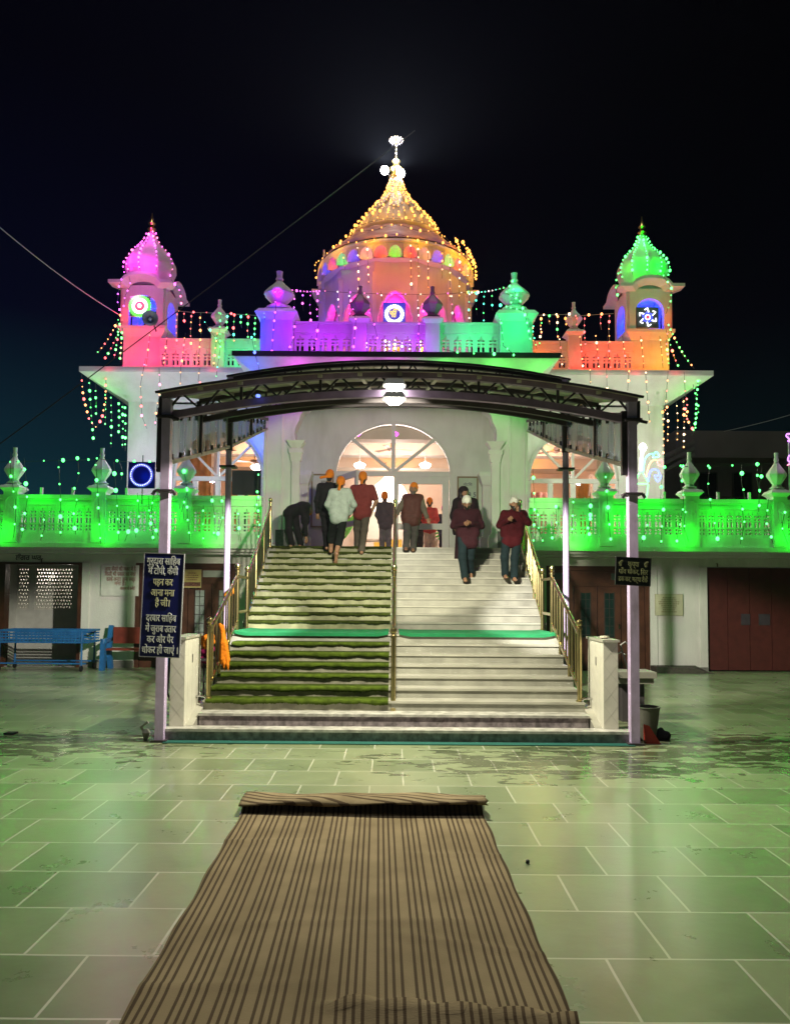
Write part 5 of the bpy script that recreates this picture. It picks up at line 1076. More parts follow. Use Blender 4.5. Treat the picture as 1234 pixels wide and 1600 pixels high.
# ================================================================== OVERHEAD CABLES
def cable(label, pts, r, m, s=.15):
    P = [Vector(p) for p in pts]; tag(MB().tube(sag(P[0], P[1], s, 24), r, 6).build('overhead_cable', m), label, 'cable', 'overhead cables')
cable('long thin black cable crossing in front of the temple up to the right', (at(-30, 716, 7.2), at(648, 204, 9.2)), .005, black, .02)
cable('pale cable running from the left edge to the left tower', (at(-20, 338, 14.5), at(187, 492, 19.7)), .011, wirel, .1)
cable('pale wire stretched over the house on the right', (at(1130, 674, 29), at(1260, 640, 29)), .012, wirel, .05)
# ================================================================== NEIGHBOUR HOUSE
hs = thing('neighbour_house', 'plain grey house with dark windows beyond the right balustrade', 'house', (13, 31, 0))
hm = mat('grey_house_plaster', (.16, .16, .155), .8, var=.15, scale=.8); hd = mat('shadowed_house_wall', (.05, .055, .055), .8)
MB().box(11.2, 11.7, 30, 36, 0, 7.1).box(15.3, 17.5, 30, 36, 0, 7.1).box(11.7, 15.3, 30.9, 36, 0, 7.1).build('wall', hm, hs)
MB().box(10.9, 17.8, 29.7, 36.3, 7.1, 8.15).build('roof_band', hm, hs)
for x in (12.6, 14.0):
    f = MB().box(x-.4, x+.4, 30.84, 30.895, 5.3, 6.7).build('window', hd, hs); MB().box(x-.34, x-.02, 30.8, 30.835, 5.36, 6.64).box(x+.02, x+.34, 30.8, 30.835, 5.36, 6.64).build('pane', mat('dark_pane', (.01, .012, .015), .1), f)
r_ = MB()
for k in range(14): r_.box(12+.22*k, 12.02+.22*k, 30.3, 30.32, 5.0, 5.6)
r_.box(11.8, 15.2, 30.29, 30.33, 5.6, 5.64); r_.build('balcony_rail', darksteel, hs)
for k in range(3): MB().bar((9.6, 29.4, 6.1+.3*k), (11.6, 29.6, 7.2+.25*k), .04, .12).build('awning_slat', mat('pale_awning', (.2, .22, .2), .7), hs)
# ================================================================== SIGNS
def sign(name, label, c, w, h, tilt, base, edge, lines, ink, cat='sign'):
    t = thing(name, label, cat, c); M = Matrix.Translation(c) @ Matrix.Rotation(R(tilt), 4, 'Y')
    b = MB().box(-w/2, w/2, -.006, .012, -h/2, h/2); b.v = [tuple(M @ Vector(p)) for p in b.v]; b.build('board', base, t)
    e_ = MB().box(-w/2-.008, -w/2-.0005, -.012, .014, -h/2-.008, h/2+.008).box(w/2+.0005, w/2+.008, -.012, .014, -h/2-.008, h/2+.008).box(-w/2, w/2, -.012, .014, h/2+.0005, h/2+.008).box(-w/2, w/2, -.012, .014, -h/2-.008, -h/2-.0005); e_.v = [tuple(M @ Vector(p)) for p in e_.v]; e_.build('edge_strip', edge, t)
    if lines: lettering(lines, ink, t, M @ Matrix.Translation((0, -.011, 0)))
    return t, M
yy = lambda z: 1.165/2-(z-60)/1500*1.165
k_ = .000777
ink_w = mat('white_sign_paint', (.72, .73, .75), .6, var=.2, scale=30); ink_y = mat('cream_sign_paint', (.66, .64, .42), .6)
L9 = [('गुरुद^ारा साि\u200cहब', 215, 485, -5), ('में टोपी, कैप~ी', 360, 435, -5), ('पहन कर', 520, 285, 0), ('आना मना', 675, 340, 2), ('है जी।', 825, 210, 5), ('दरबार सािहब', 1045, 440, 0), ('में जुराब उतार', 1200, 445, 0), ('कर और पैर', 1355, 385, 0), ('धोकर ही जाएं ।', 1510, 520, 4)]
L9[0] = ('गुरुद^ारा सािहब', 215, 485, -5)
t, M = sign('notice_sign', 'tall navy notice sign with white lettering wired to the left canopy post', at(253.5, 945.5, 8.74), .445, 1.165, 1.6, mat('navy_sign_paint', (.004, .006, .1), .4, var=.1), mat('pale_sign_edge', (.3, .3, .33), .5),
    [(s_, .112, x*k_, yy(z), .012, -w*k_) for s_, z, w, x in L9 if z not in (520, 675, 825)], ink_w)
lettering([(s_, .112, x*k_, yy(z), .012, -w*k_) for s_, z, w, x in L9 if z in (520, 675, 825)], ink_y, t, M @ Matrix.Translation((0, -.011, 0)))
ink_o = mat('olive_sign_paint', (.2, .21, .1), .6)
sign('notice_sign', 'small black sign with faded olive lettering tied to the right canopy post', at(988.5, 893, 8.74), .385, .305, 2.6, mat('black_sign_paint', (.006, .008, .006), .35), black,
     [('ੴ', .075, -.145, .055, .003, -.045), ('कृप्या', .085, 0, .055, .003, -.125), ('ੴ', .075, .145, .055, .003, -.045), ('पाँव धोकर, िसर', .08, 0, -.03, .003, -.33), ('ढक कर, मत्था टेकें', .08, 0, -.115, .003, -.33)], ink_o)
# painted notice on the wall, plaque, poster
o = MB().box(at(159, 900, 17.38).x, at(218, 900, 17.38).x, 17.355, 17.362, at(170, 931, 17.38).z, at(170, 883, 17.38).z).build('painted_notice', mat('whitewashed_patch', (.62, .6, .57), .7), tp)
zz = lambda v: at(190, v, 17.34).z
ink_r = mat('faded_red_paint', (.36, .16, .13), .7, var=.3, scale=30); cxr = at(188, 900, 17.34).x
lettering([('आप कैमरे की नजर में है', .13, 0, zz(892), .006, -.7), ('ि\u200cकसी भी प~कार का नशा'.replace('\u200c', ''), .13, 0, zz(900), .006, -.7), ('करके अन्दर आना सख्त', .13, .02, zz(908), .006, -.66), ('मना है।', .12, 0, zz(914.5), .006, -.25), ('आज्ञा से कमेटी', .1, .17, zz(921.5), .004, -.34)], ink_r, o, Matrix.Translation((cxr, 17.35, 0)))
def marks(t, c, w, h, n, m, y, name='lettering'):
    rnd = random.Random(n); mb = MB()
    for i in range(n):
        z = c.z+h*(.5-(i+.5)/n); L = w*rnd.uniform(.45, .95); x = c.x-L/2
        while x < c.x+L/2: q = rnd.uniform(.012, .035); mb.box(x, min(x+q, c.x+L/2), y, y+.003, z-.012, z+.012); x += q+.01
    mb.build(name, m, t)
c = at(1044, 945, 17.38); t, M = sign('marble_plaque', 'small cream marble plaque on the wall left of the maroon gate', Vector((c.x, 17.37, c.z)), .62, .47, 0, mat('cream_plaque', (.5, .48, .33), .4), mat('plaque_rim', (.33, .31, .2), .5), [], None, 'plaque')
marks(t, Vector((c.x, 0, c.z)), .5, .36, 8, mat('plaque_ink', (.26, .23, .13), .6), 17.358)
c = at(299, 904, 17.3); t, M = sign('poster', 'yellow and brown poster stuck on the left dark door', Vector((c.x, 17.38, c.z)), .4, .4, 0, mat('yellow_poster', (.45, .34, .12), .6), mat('poster_edge', (.4, .34, .2), .6), [], None, 'poster')
marks(t, Vector((c.x, 0, c.z+.05)), .34, .2, 4, mat('poster_ink', (.2, .1, .05), .6), 17.368); MB().box(c.x-.19, c.x+.19, 17.366, 17.37, c.z-.17, c.z-.08).build('photo_strip', mat('brown_strip', (.16, .06, .04), .6, scale=40, var=.7), t)
# ================================================================== COURTYARD OBJECTS
blue = mat('blue_enamel', (.02, .13, .34), .4, var=.2)
tr = thing('trolley', 'blue wheeled serving trolley in front of the kitchen recess', 'trolley', (-7.9, 16.9, 0))
x0, x1, y0, y1 = at(3, 1000, 16.6).x, at(140, 1000, 16.6).x, 16.45, 17.15
for x in (x0+.03, x1-.1):
    for y in (y0, y1):
        MB().tube([(x, y, .13), (x, y, .86)], .022, 8).build('leg', blue, tr, True)
        w = MB().lathe([(.02, -.02), (.065, -.018), (.065, .018), (.02, .02)], 14); Mw = Matrix.Translation((x, y, .066)) @ Matrix.Rotation(R(90), 4, 'Y'); w.v = [tuple(Mw @ Vector(p)) for p in w.v]; w.build('wheel', black, tr, True)
f = MB()
for z in (.86, .62):
    for y in (y0, y1): f.bar((x0, y, z), (x1, y, z), .04)
    f.bar((x0, y0, z), (x0, y1, z), .04); f.bar((x1, y0, z), (x1, y1, z), .04)
f.bar((x0, y0, .17), (x1, y0, .17), .03).bar((x0, y1, .17), (x1, y1, .17), .03); f.build('frame', blue, tr)
f = MB()
for k in range(3): z = .66+.06*k; f.box(x0, x1, y0-.012, y0+.0, z, z+.035).box(x0, x1, y1, y1+.012, z, z+.035)
f.box(x0, x1, y0, y1, .60, .615)
for k in range(24): x = x0+(x1-x0)*k/24; f.box(x, x+.02, y0-.01, y0-.0, .64, .83)
f.build('basket_slats', blue, tr)
bn = thing('bench', 'red bench with blue arms against the wall, partly behind the navy sign', 'bench', (-5.9, 17.0, 0)); red = mat('red_bench_paint', (.2, .035, .02), .5, var=.25)
xa, xb = -6.28, -4.9
MB().box(xa, xb, 16.75, 17.1, .43, .47).build('seat', red, bn); MB().box(xa+.05, xb, 17.12, 17.16, .56, .92).build('backrest', red, bn)
for x in (xa-.02, xb-.06):
    a = MB().bar((x, 16.7, 0), (x, 16.74, .62), .1, .12).bar((x, 17.2, 0), (x, 17.05, .45), .1, .1).bar((x, 17.05, .4), (x, 17.2, .95), .1, .09).bar((x, 16.7, .62), (x, 17.15, .66), .1, .08).lathe([(.07, -.05), (.07, .05)], 14, (x, 16.74, .63)).build('arm_frame', blue, bn)
# stone slab ramp and wash basin on the right
tag(MB().add([(5.75, 17.36, 0), (7.05, 17.36, 0), (7.05, 16.9, 0), (5.75, 16.9, 0), (5.75, 17.36, .14), (6.75, 17.36, .14), (6.6, 17.0, .1), (5.75, 17.0, .14)], [(0, 1, 2, 3), (4, 7, 6, 5), (0, 4, 5, 1), (3, 2, 6, 7), (1, 5, 6, 2), (0, 3, 7, 4)]).build('stone_ramp', mat('dark_slab', (.05, .035, .03), .7, var=.5, scale=20)), 'low dark stone ramp at the wall foot below the plaque', 'ramp')
bs = thing('wash_basin', 'white marble wash basin slab behind the right canopy post', 'basin', (3.3, 10.6, 0)); c = at(996, 1043, 10.4)
MB().box(c.x-.3, c.x+.22, 10.3, 10.75, .60, .68).box(c.x-.27, c.x+.19, 10.34, 10.7, .52, .599).build('slab', marble, bs); MB().box(c.x-.2, c.x+.1, 10.45, 10.7, 0, .52).build('pedestal', mat('dark_pedestal', (.09, .08, .09), .5), bs)
MB().tube([(c.x-.25, 10.6, .68), (c.x-.25, 10.6, .88), (c.x-.2, 10.52, .93), (c.x-.14, 10.48, .9)], .012, 8).build('tap', mat('chrome', (.6, .6, .62), .15, metal=1), bs, True)
tag(MB().bar((2.72, 9.3, 1.1), (2.95, 9.25, .3), .02).tube([(2.72, 9.3, 1.1), (2.78, 9.3, 1.14), (2.83, 9.3, 1.1)], .012, 6).build('walking_stick', mat('steel_stick', (.4, .38, .38), .4, metal=.6)), 'thin metal walking stick leaning against the right tiled pillar', 'stick')
bk = thing('bucket', 'grey metal bucket standing behind the foot of the right canopy post', 'bucket', (2.95, 9.1, 0)); bc = (2.98, 9.15, 0)
MB().lathe([(.1, 0), (.1, .01), (.15, .38), (.16, .385), (.16, .395), (.145, .395), (.095, .02)], 20, bc).build('pail', mat('grey_pail', (.14, .14, .12), .5, metal=.3), bk, True)
tag(MB().add([(2.9, 8.93, 0), (3.06, 8.9, 0), (3.02, 9.02, 0), (2.9, 9.02, 0), (2.88, 8.96, .22), (2.94, 8.94, .2)], [(0, 1, 2, 3), (0, 4, 5, 1), (1, 5, 2), (2, 5, 4, 3), (0, 3, 4)]).build('dustpan', mat('red_plastic', (.4, .03, .02), .4)), 'red plastic dustpan propped against the right canopy post', 'dustpan')
tag(MB().lathe([(.02, 0), (.04, .04), (.05, .08), (.02, .12)], 10, (-2.86, 8.98, 0)).tube([(-2.86, 8.98, .05), (-2.92, 8.98, .14), (-2.84, 8.98, .2)], .018, 8).build('water_pipe', marble, None, True), 'short white bent pipe end at the foot of the left canopy post', 'pipe')
tag(MB().tube([(-2.56, 9.3, 1.0), (-2.7, 9.3, .9), (-2.72, 9.3, .5), (-2.66, 9.3, .35)], .014, 8).build('hose', black, None, True), 'black hose hanging beside the left tiled pillar', 'hose')
# ================================================================== BODIES: smooth implicit surfaces turned into one mesh
def snet(prims, cell=.013):
    """prims: (p0, p1, r0, r1, k, sx) tapered capsules blended together; a surface-net mesh of the union"""
    P = [(np.array(a, float), np.array(b, float), r0, r1, k) for a, b, r0, r1, k in prims]
    lo = np.min([np.minimum(a, b)-max(r0, r1) for a, b, r0, r1, k in P], axis=0)-4*cell; hi = np.max([np.maximum(a, b)+max(r0, r1) for a, b, r0, r1, k in P], axis=0)+4*cell
    n = np.ceil((hi-lo)/cell).astype(int)+1; D = np.full(n, .5, np.float32)
    for a, b, r0, r1, k in P:
        m = max(r0, r1)+k+2.5*cell; i0 = np.maximum(0, ((np.minimum(a, b)-m-lo)/cell).astype(int)); i1 = np.minimum(n, ((np.maximum(a, b)+m-lo)/cell).astype(int)+2)
        g = np.stack(np.meshgrid(*[lo[q]+cell*np.arange(i0[q], i1[q]) for q in range(3)], indexing='ij'), -1)
        ab = b-a; L = max(1e-9, ab @ ab); t = np.clip(((g-a) @ ab)/L, 0, 1); d = np.linalg.norm(g-a-t[..., None]*ab, axis=-1)-(r0+(r1-r0)*t)
        s = tuple(slice(i0[q], i1[q]) for q in range(3)); o = D[s]
        if k > 0: h = np.maximum(k-np.abs(o-d), 0)/k; D[s] = np.minimum(o, d)-h*h*k*.25
        else: D[s] = np.minimum(o, d)
    ins = D < 0; c = [D[dx:n[0]-1+dx, dy:n[1]-1+dy, dz:n[2]-1+dz] for dx in (0, 1) for dy in (0, 1) for dz in (0, 1)]
    C = np.stack(c, -1); I = C < 0; mix = I.any(-1) & ~I.all(-1); ids = np.full(mix.shape, -1); cells = np.argwhere(mix); ids[mix] = np.arange(len(cells))
    off = np.array([(a, b, e) for a in (0, 1) for b in (0, 1) for e in (0, 1)], float); Cm = C[mix]; acc = np.zeros((len(cells), 3)); cnt = np.zeros(len(cells))
    for p in range(8):
        for q in range(p+1, 8):
            if np.abs(off[p]-off[q]).sum() != 1: continue
            x = (Cm[:, p] < 0) != (Cm[:, q] < 0); dp_, dq = Cm[x, p], Cm[x, q]; t = dp_/(dp_-dq); acc[x] += off[p]+t[:, None]*(off[q]-off[p]); cnt[x] += 1
    V = lo+cell*(cells+acc/cnt[:, None]); F = []
    for ax in range(3):
        s0 = [slice(None)]*3; s1 = [slice(None)]*3; s0[ax] = slice(0, -1); s1[ax] = slice(1, None)
        A, B = ins[tuple(s0)], ins[tuple(s1)]; b, e_ = (ax+1) % 3, (ax+2) % 3
        for flip, w in ((False, A & ~B), (True, ~A & B)):
            E_ = np.argwhere(w); E_ = E_[(E_[:, b] > 0) & (E_[:, e_] > 0)]
            if not len(E_): continue
            def idx(db, de): Q = E_.copy(); Q[:, b] -= db; Q[:, e_] -= de; return ids[Q[:, 0], Q[:, 1], Q[:, 2]]
            q = np.stack([idx(0, 0), idx(1, 0), idx(1, 1), idx(0, 1)], 1); F.append(q[:, ::-1] if flip else q)
    F = np.concatenate(F); return V, F[(F >= 0).all(1)]
def blob(name, prims, m, parent, cell=.013):
    V, F = snet(prims, cell); me = bpy.data.meshes.new(name); me.from_pydata(V.tolist(), [], F.tolist()); return link(name, me, m, parent, 'all')
def lerp(a, b, t): return a+(b-a)*t
CLO = {}
def cloth(name, col, rough=.85, var=.15): return mat(name, col, rough, var=var, scale=9, bump=1.0, bscale=13, spec=.2)
def person(label, Y, head, neck, sh, el, wr, hip, hj, kn, an, face, shirt, pants, patka=None, hair=None, long=0, sleeve=1, pant_to=1, headtilt=(0, 0), toes=None, tail=None, shoe=None, shawl=None, beard=None, vest=None, width=1.0, mask=None, handpose=None):
    """all joints as (u, v, dy): photo pixel and depth offset; face = -1 looks to the camera, +1 away"""
    J = lambda p: np.array(at(p[0], p[1], Y+(p[2] if len(p) > 2 else 0)))
    h, nk = J(head), J(neck); S_ = [J(p) for p in sh]; E_ = [J(p) for p in el]; W_ = [J(p) for p in wr]; hp_ = J(hip); H_ = [J(p) for p in hj]; K_ = [J(p) for p in kn]; A_ = [J(p) for p in an]
    root = thing('person', label, 'person', tuple((A_[0]+A_[1])/2), None); root['group'] = 'people at the temple entrance'
    ch = (S_[0]+S_[1])/2; up = (nk-hp_)/np.linalg.norm(nk-hp_); fwd = np.array([0, face, 0.]); fwd = fwd-up*(fwd @ up)
    if np.linalg.norm(fwd) < .2: fwd = np.array([0, 0, -1.])
    fwd /= np.linalg.norm(fwd); w = width
    hu = (h-nk)/np.linalg.norm(h-nk); hf = np.array([headtilt[0], face, headtilt[1]], float); hf = hf-hu*(hf @ hu); hf /= np.linalg.norm(hf); hs_ = np.cross(hf, hu)
    def torso(e):
        o = []
        for i in (0, 1):
            a = lerp(S_[i], ch, .42)-up*.06; b = lerp(hp_, H_[i], .75); m_ = lerp(lerp(a, b, .62), lerp(ch, hp_, .6), .12); o += [(a, m_, .09*w+e, .076*w+e, .05), (m_, b, .076*w+e, .086*w+e, .04)]
        return o+[(ch-up*.08+fwd*.015, lerp(ch, hp_, .6)+fwd*.02, .1*w+e, .09*w+e, .05), (lerp(S_[0], ch, .1), lerp(S_[1], ch, .1), .056+e, .056+e, .05), (lerp(hp_, H_[0], .9)-fwd*.03, lerp(hp_, H_[1], .9)-fwd*.03, .088*w+e*.5, .088*w+e*.5, .06)]
    def arm(i, e, full=1): 
        r = [(S_[i], E_[i], .056+e, .043+e, .035)]
        if full >= 1: r.append((E_[i], lerp(E_[i], W_[i], .93), .043+e, .033+e, .025))
        return r
    def legs(e, to=1): 
        r = []
        for i in (0, 1):
            r.append((H_[i], K_[i], .069*w+e, .056+e, .04))
            kk = lerp(K_[i], A_[i], .35); ca = (kk-fwd*.012); r.append((K_[i], lerp(K_[i], A_[i], to*.97), .058+e, (.045 if to == 1 else .054)+e, .03))
        return r
    def hand(i):
        d = W_[i]-E_[i]; d /= np.linalg.norm(d); sd = np.cross(d, fwd); sd /= max(1e-6, np.linalg.norm(sd)); nn = np.cross(sd, d); s_ = 1 if i else -1; o = [(W_[i], W_[i]+d*.075, .024, .026, .02), (W_[i]+d*.03-sd*.015, W_[i]+d*.08-sd*.02, .018, .016, .015), (W_[i]+d*.03+sd*.015, W_[i]+d*.08+sd*.02, .018, .016, .015)]
        for q, l in zip((-.03, -.01, .01, .03), (.055, .072, .078, .066)):
            a = W_[i]+d*.085+sd*q; b = a+d*l*.55+nn*.008; o += [(a, b, .0095, .009, .006), (b, b+d*l*.4+nn*.022, .009, .0075, .004)]
        a = W_[i]+d*.03+sd*.03*-s_; o += [(a, a+d*.04-sd*s_*.025+nn*.015, .012, .01, .008), (a+d*.04-sd*s_*.025+nn*.015, a+d*.07-sd*s_*.022+nn*.03, .01, .0085, .005)]
        return o
    def foot(i, e=0):
        a = A_[i]; t = (toes[i] if toes and toes[i] is not None else (0, 1, -.0)); tv = np.array([t[0], face*t[1], t[2]], float); tv /= np.linalg.norm(tv); dn = np.array([0, 0, -1.])-tv*(-tv[2]); dn /= np.linalg.norm(dn)
        hl = a+dn*.045-tv*.035; sd = np.cross(tv, dn); o = [(a, hl, .038+e, .033+e, .03), (hl, a+dn*.055+tv*.12, .03+e, .026+e, .03), (a, a+dn*.05+tv*.1, .034+e, .026+e, .03)]
        if e == 0:
            for q, l in ((-.03, .04), (-.014, .05), (.002, .052), (.017, .048), (.033, .036)): b = a+dn*.058+tv*.125+sd*q; o.append((b, b+tv*l, .011, .009, .01))
        else: o.append((a+dn*.055+tv*.12, a+dn*.058+tv*.165, .03+e, .026+e, .03))
        return o
    hc = h+hu*0; 
    headp = [(hc+hu*.03-hf*.02, hc+hu*.03+hf*.012, .082, .078, .04), (hc-hu*.045+hf*.025, hc-hu*.06+hf*.045, .055, .045, .05), (hc+hu*.05, hc+hu*.055-hf*.02, .074, .07, .03), (nk-up*.02, hc-hu*.06-hf*.02, .055, .05, .03),
             (hc+hu*.01+hf*.085, hc-hu*.02+hf*.108, .012, .016, .018), (hc-hu*.048+hf*.082, hc-hu*.05+hf*.086, .016, .014, .012)]
    for s_ in (-1, 1): headp += [(hc+hs_*s_*.078+hu*.015-hf*.005, hc+hs_*s_*.082-hu*.02-hf*.005, .017, .013, .01), (hc+hs_*s_*.03+hu*.022+hf*.078, hc+hs_*s_*.034+hu*.024+hf*.074, .016, .014, .012)]
    body = torso(0)+arm(0, 0)+arm(1, 0)+legs(0)+hand(0)+hand(1)+headp+foot(0)+foot(1)
    o = blob('body', body, skinm, root, .0125)
    ey = MB()
    for s_ in (-1, 1):
        c = hc+hs_*s_*.033+hu*.018+hf*.088; ey.lathe([(.001, -.008), (.011, 0), (.001, .008)], 8, tuple(c))
        b = hc+hs_*s_*.034+hu*.04+hf*.09; ey.bar(b-hs_*.018, b+hs_*.018, .008, .008)
    ey.build('eyes', black, root)
    sm = shirt; e = .014
    low = [(lerp(hp_, H_[0], .8)-up*(.04+long), lerp(hp_, H_[1], .8)-up*(.04+long), .094*w+e*.4, .094*w+e*.4, .05)]
    if long > .15: low += [(lerp(hp_, H_[0], .7), lerp(hp_, H_[0], .9)-up*long, .12+e*.5, .13+e, .06), (lerp(hp_, H_[1], .7), lerp(hp_, H_[1], .9)-up*long, .12+e*.5, .13+e, .06)]
    tops = torso(e)+low+[(nk-up*.03, nk+up*.01, .062, .058, .03)]
    arms = arm(0, e*.8, sleeve)+arm(1, e*.8, sleeve)
    if sleeve == .5: arms = [(S_[i], lerp(S_[i], E_[i], .8), .07, .066, .03) for i in (0, 1)]
    rn = np.random.RandomState(int(abs(head[0]*7)))
    folds = []
    for i in (0, 1):                                   # cloth creases at elbow, waist
        if sleeve == 1:
            for t in (.8, 1.0): p = lerp(S_[i], E_[i], t); folds.append((p+fwd*.02, p-fwd*.02, .062, .06, .02))
            p = lerp(E_[i], W_[i], .85); folds.append((p, p+(W_[i]-E_[i])*.05, .05, .05, .01))
    for t in (.15, .3, .45): p = lerp(hp_, ch, t)+up*rn.uniform(-.02, .02); sd = (S_[1]-S_[0])/np.linalg.norm(S_[1]-S_[0]); folds.append((p-sd*.1*w, p+sd*.1*w+up*rn.uniform(-.05, .05), .098*w+e, .098*w+e, .015))
    if vest:
        blob('vest', torso(.03)+low+[(lerp(hp_, ch, t)-(S_[1]-S_[0])*.3, lerp(hp_, ch, t)+(S_[1]-S_[0])*.3, .128, .128, .012) for t in (.1, .3, .5, .7, .9)], vest, root); blob('sleeves', arms+folds[:6], sm, root)
    else: blob('top', tops+arms+folds, sm, root)
    if pants is not None:
        lp = legs(.02, pant_to); b = [(lerp(hp_, H_[0], .9)-fwd*.03, lerp(hp_, H_[1], .9)-fwd*.03, .09*w+.002, .09*w+.002, .06)]
        for i in (0, 1):
            b.append((K_[i]+fwd*.01, K_[i]-fwd*.02, .078, .075, .02))
            if pant_to == 1: p = lerp(K_[i], A_[i], .9); b.append((p, p+(A_[i]-K_[i])*.06, .07, .068, .02)); p = lerp(K_[i], A_[i], .6); b.append((p, p, .068, .068, .015))
        blob('trousers' if pant_to == 1 else 'shorts', lp+b, pants, root)
    if patka is not None:
        pr = [(hc+hu*.055-hf*.018, hc+hu*.075-hf*.012, .092, .084, .03), (hc+hu*.045+hf*.02, hc+hu*.06+hf*.03, .076, .07, .03), (hc+hu*.0-hf*.06, hc+hu*.04-hf*.05, .06, .07, .03), (hc+hu*.085+hf*.02, hc+hu*.1+hf*.03, .05, .04, .04)]
        if tail: t = np.array(tail, float); pr += [(hc-hf*.09, hc-hf*.11+t*.5, .03, .022, .02), (hc-hf*.11+t*.5, hc-hf*.1+t, .024, .03, .02)]
        else: pr += [(hc-hf*.1-hu*.0, hc-hf*.115-hu*.06, .026, .016, .02)]
        blob('head_scarf', pr, patka, root, .011)
    if hair is not None: blob('hair', [(hc+hu*.04-hf*.035, hc-hu*.05-hf*.06, .088, .06, .04), (hc+hu*.06+hf*.01, hc+hu*.07, .082, .08, .03)]+([(hc-hs_*.075+hu*.03, hc-hs_*.085-hu*.12, .03, .03, .03), (hc+hs_*.075+hu*.03, hc+hs_*.085-hu*.12, .03, .03, .03)] if shawl is not None else []), hair, root, .011)
    if face > 0 and hair is None: blob('hair', [(hc-hf*.05-hu*.03, hc-hf*.045-hu*.07, .06, .045, .03)], HAIR, root, .011)
    if beard is not None: blob('beard', [(hc-hu*.055+hf*.05, hc-hu*.085+hf*.055, .048, .036, .03), (hc-hs_*.06-hu*.02+hf*.01, hc-hu*.07+hf*.045, .026, .03, .03), (hc+hs_*.06-hu*.02+hf*.01, hc-hu*.07+hf*.045, .026, .03, .03)], beard, root, .011)
    if shawl is not None:
        pr = [(hc+hu*.04-hf*.04, hc+hu*.02-hf*.05, .105, .1, .04), (hc+hu*.06-hf*.03, hc+hu*.06+hf*.0, .1, .096, .03), (hc-hs_*.07-hu*.05-hf*.03, S_[0]-hf*.01, .055, .085, .05), (hc+hs_*.07-hu*.05-hf*.03, S_[1]-hf*.01, .055, .085, .05), (nk-hf*.08, ch-hf*.09-up*.1, .09, .1, .06)]
        pr += [(S_[i], E_[i]+up*.0, .085, .075, .04) for i in (0, 1)]+[(E_[0], lerp(E_[0], W_[0], .5)-up*.25, .06, .04, .04)]
        blob('shawl', pr, shawl, root)
    if shoe is not None: blob('shoes', foot(0, .008)+foot(1, .008), shoe, root)
    return root
K1 = cloth('black_cotton', (.012, .012, .014)); ORG = cloth('orange_scarf_cloth', (.72, .2, .01)); WHS = cloth('white_scarf_cloth', (.66, .68, .6)); MAR = cloth('maroon_knit', (.036, .008, .013)); JEAN = cloth('dark_teal_denim', (.01, .022, .027)); GREY = cloth('grey_trouser_cloth', (.085, .08, .075)); HAIR = mat('black_hair', (.01, .008, .007), .5)
person('person in black bent double touching their feet on the top step', 16.15, (480, 797, .38), (478, 792, .28), ((472, 792, .12), (480, 790, .3)), ((476, 815, .02), (479, 815, .34)), ((478, 838, -.04), (474, 832, .36)), (455, 798, 0), ((451, 803, -.08), (460, 802, .1)), ((451, 829, -.1), (464, 828, .1)), ((456, 850, -.12), (470, 850, .1)), 1, K1, K1, ORG, None, headtilt=(.8, -.6), toes=((.5, 1, 0), (.6, 1, 0)))
person('tall person in black with a knotted orange scarf, back turned, beside the open door', 15.75, (515, 745), (514, 754), ((500, 760), (529, 760)), ((495, 783), (534, 783, .06)), ((496, 801, .04), (533, 800, .15)), (513, 798), ((507, 801), (520, 801)), ((509, 828, .03), (521, 828, -.03)), ((511, 853, .04), (519, 857, -.05)), 1, K1, K1, ORG, None, tail=(-.17, 0, -.03), width=1.05)
MINT = cloth('mint_sweatshirt', (.46, .55, .5))
p = person('person in a pale mint sweatshirt and black shorts climbing the left steps', 15.25, (532, 756), (531, 764.5), ((519, 769), (544, 768)), ((511.5, 789, -.02), (553, 789)), ((519, 803, .16), (546, 803, .16)), (529, 806), ((523, 809), (536, 809)), ((518, 835, .25), (532, 838, .0)), ((517, 858, .3), (525, 866, -.16)), 1, MINT, cloth('black_shorts_cloth', (.01, .014, .013)), ORG, None, pant_to=.45, sleeve=1, tail=(-.02, 0, -.12), toes=(None, (-.15, .55, -1)))
person('person in a maroon t-shirt and grey trousers walking up to the door, back turned', 15.8, (567, 748), (567, 757), ((552, 763), (581, 763)), ((546.5, 782, .0), (588, 783, -.03)), ((555, 795, .2), (581, 798, .0)), (565, 800), ((559, 803), (572, 803)), ((558, 826, .2), (569, 828, -.02)), ((559, 853, .25), (565, 860, -.12)), 1, cloth('maroon_tshirt', (.19, .035, .033)), cloth('olive_grey_trousers', (.11, .095, .075)), ORG, None, sleeve=.5, tail=(-.02, 0, -.1))
VEST = cloth('quilted_maroon_vest', (.1, .035, .028), .6)
person('person in a quilted maroon vest and orange turban coming down beside the centre rail', 15.85, (646, 765), (645, 774), ((633, 778), (657, 778)), ((625, 793, -.05), (662, 796, -.08)), ((620, 803, -.1), (667, 809, -.12)), (642, 811), ((636, 814), (649, 814)), ((636, 834, -.1), (647, 836, .04)), ((634, 855, -.15), (645, 857, .05)), -1, cloth('grey_brown_sleeve', (.16, .14, .11)), GREY, ORG, None, vest=VEST, beard=mat('grey_beard', (.12, .1, .09), .8), headtilt=(-.2, -.35))
WOM = person('woman in a long dark shawl and dress behind the man with the white scarf', 15.6, (725, 771), (726, 780), ((714, 785), (740, 785)), ((708, 806), (745, 806, .03)), ((712, 822, -.1), (744, 822, .05)), (726, 822), ((720, 825), (732, 825)), ((719, 848), (731, 848)), ((717, 869), (731, 869)), -1, cloth('plum_dress', (.03, .011, .016)), K1, None, HAIR, long=.62, headtilt=(.35, -.3), shawl=cloth('dark_shawl_cloth', (.014, .009, .01)))
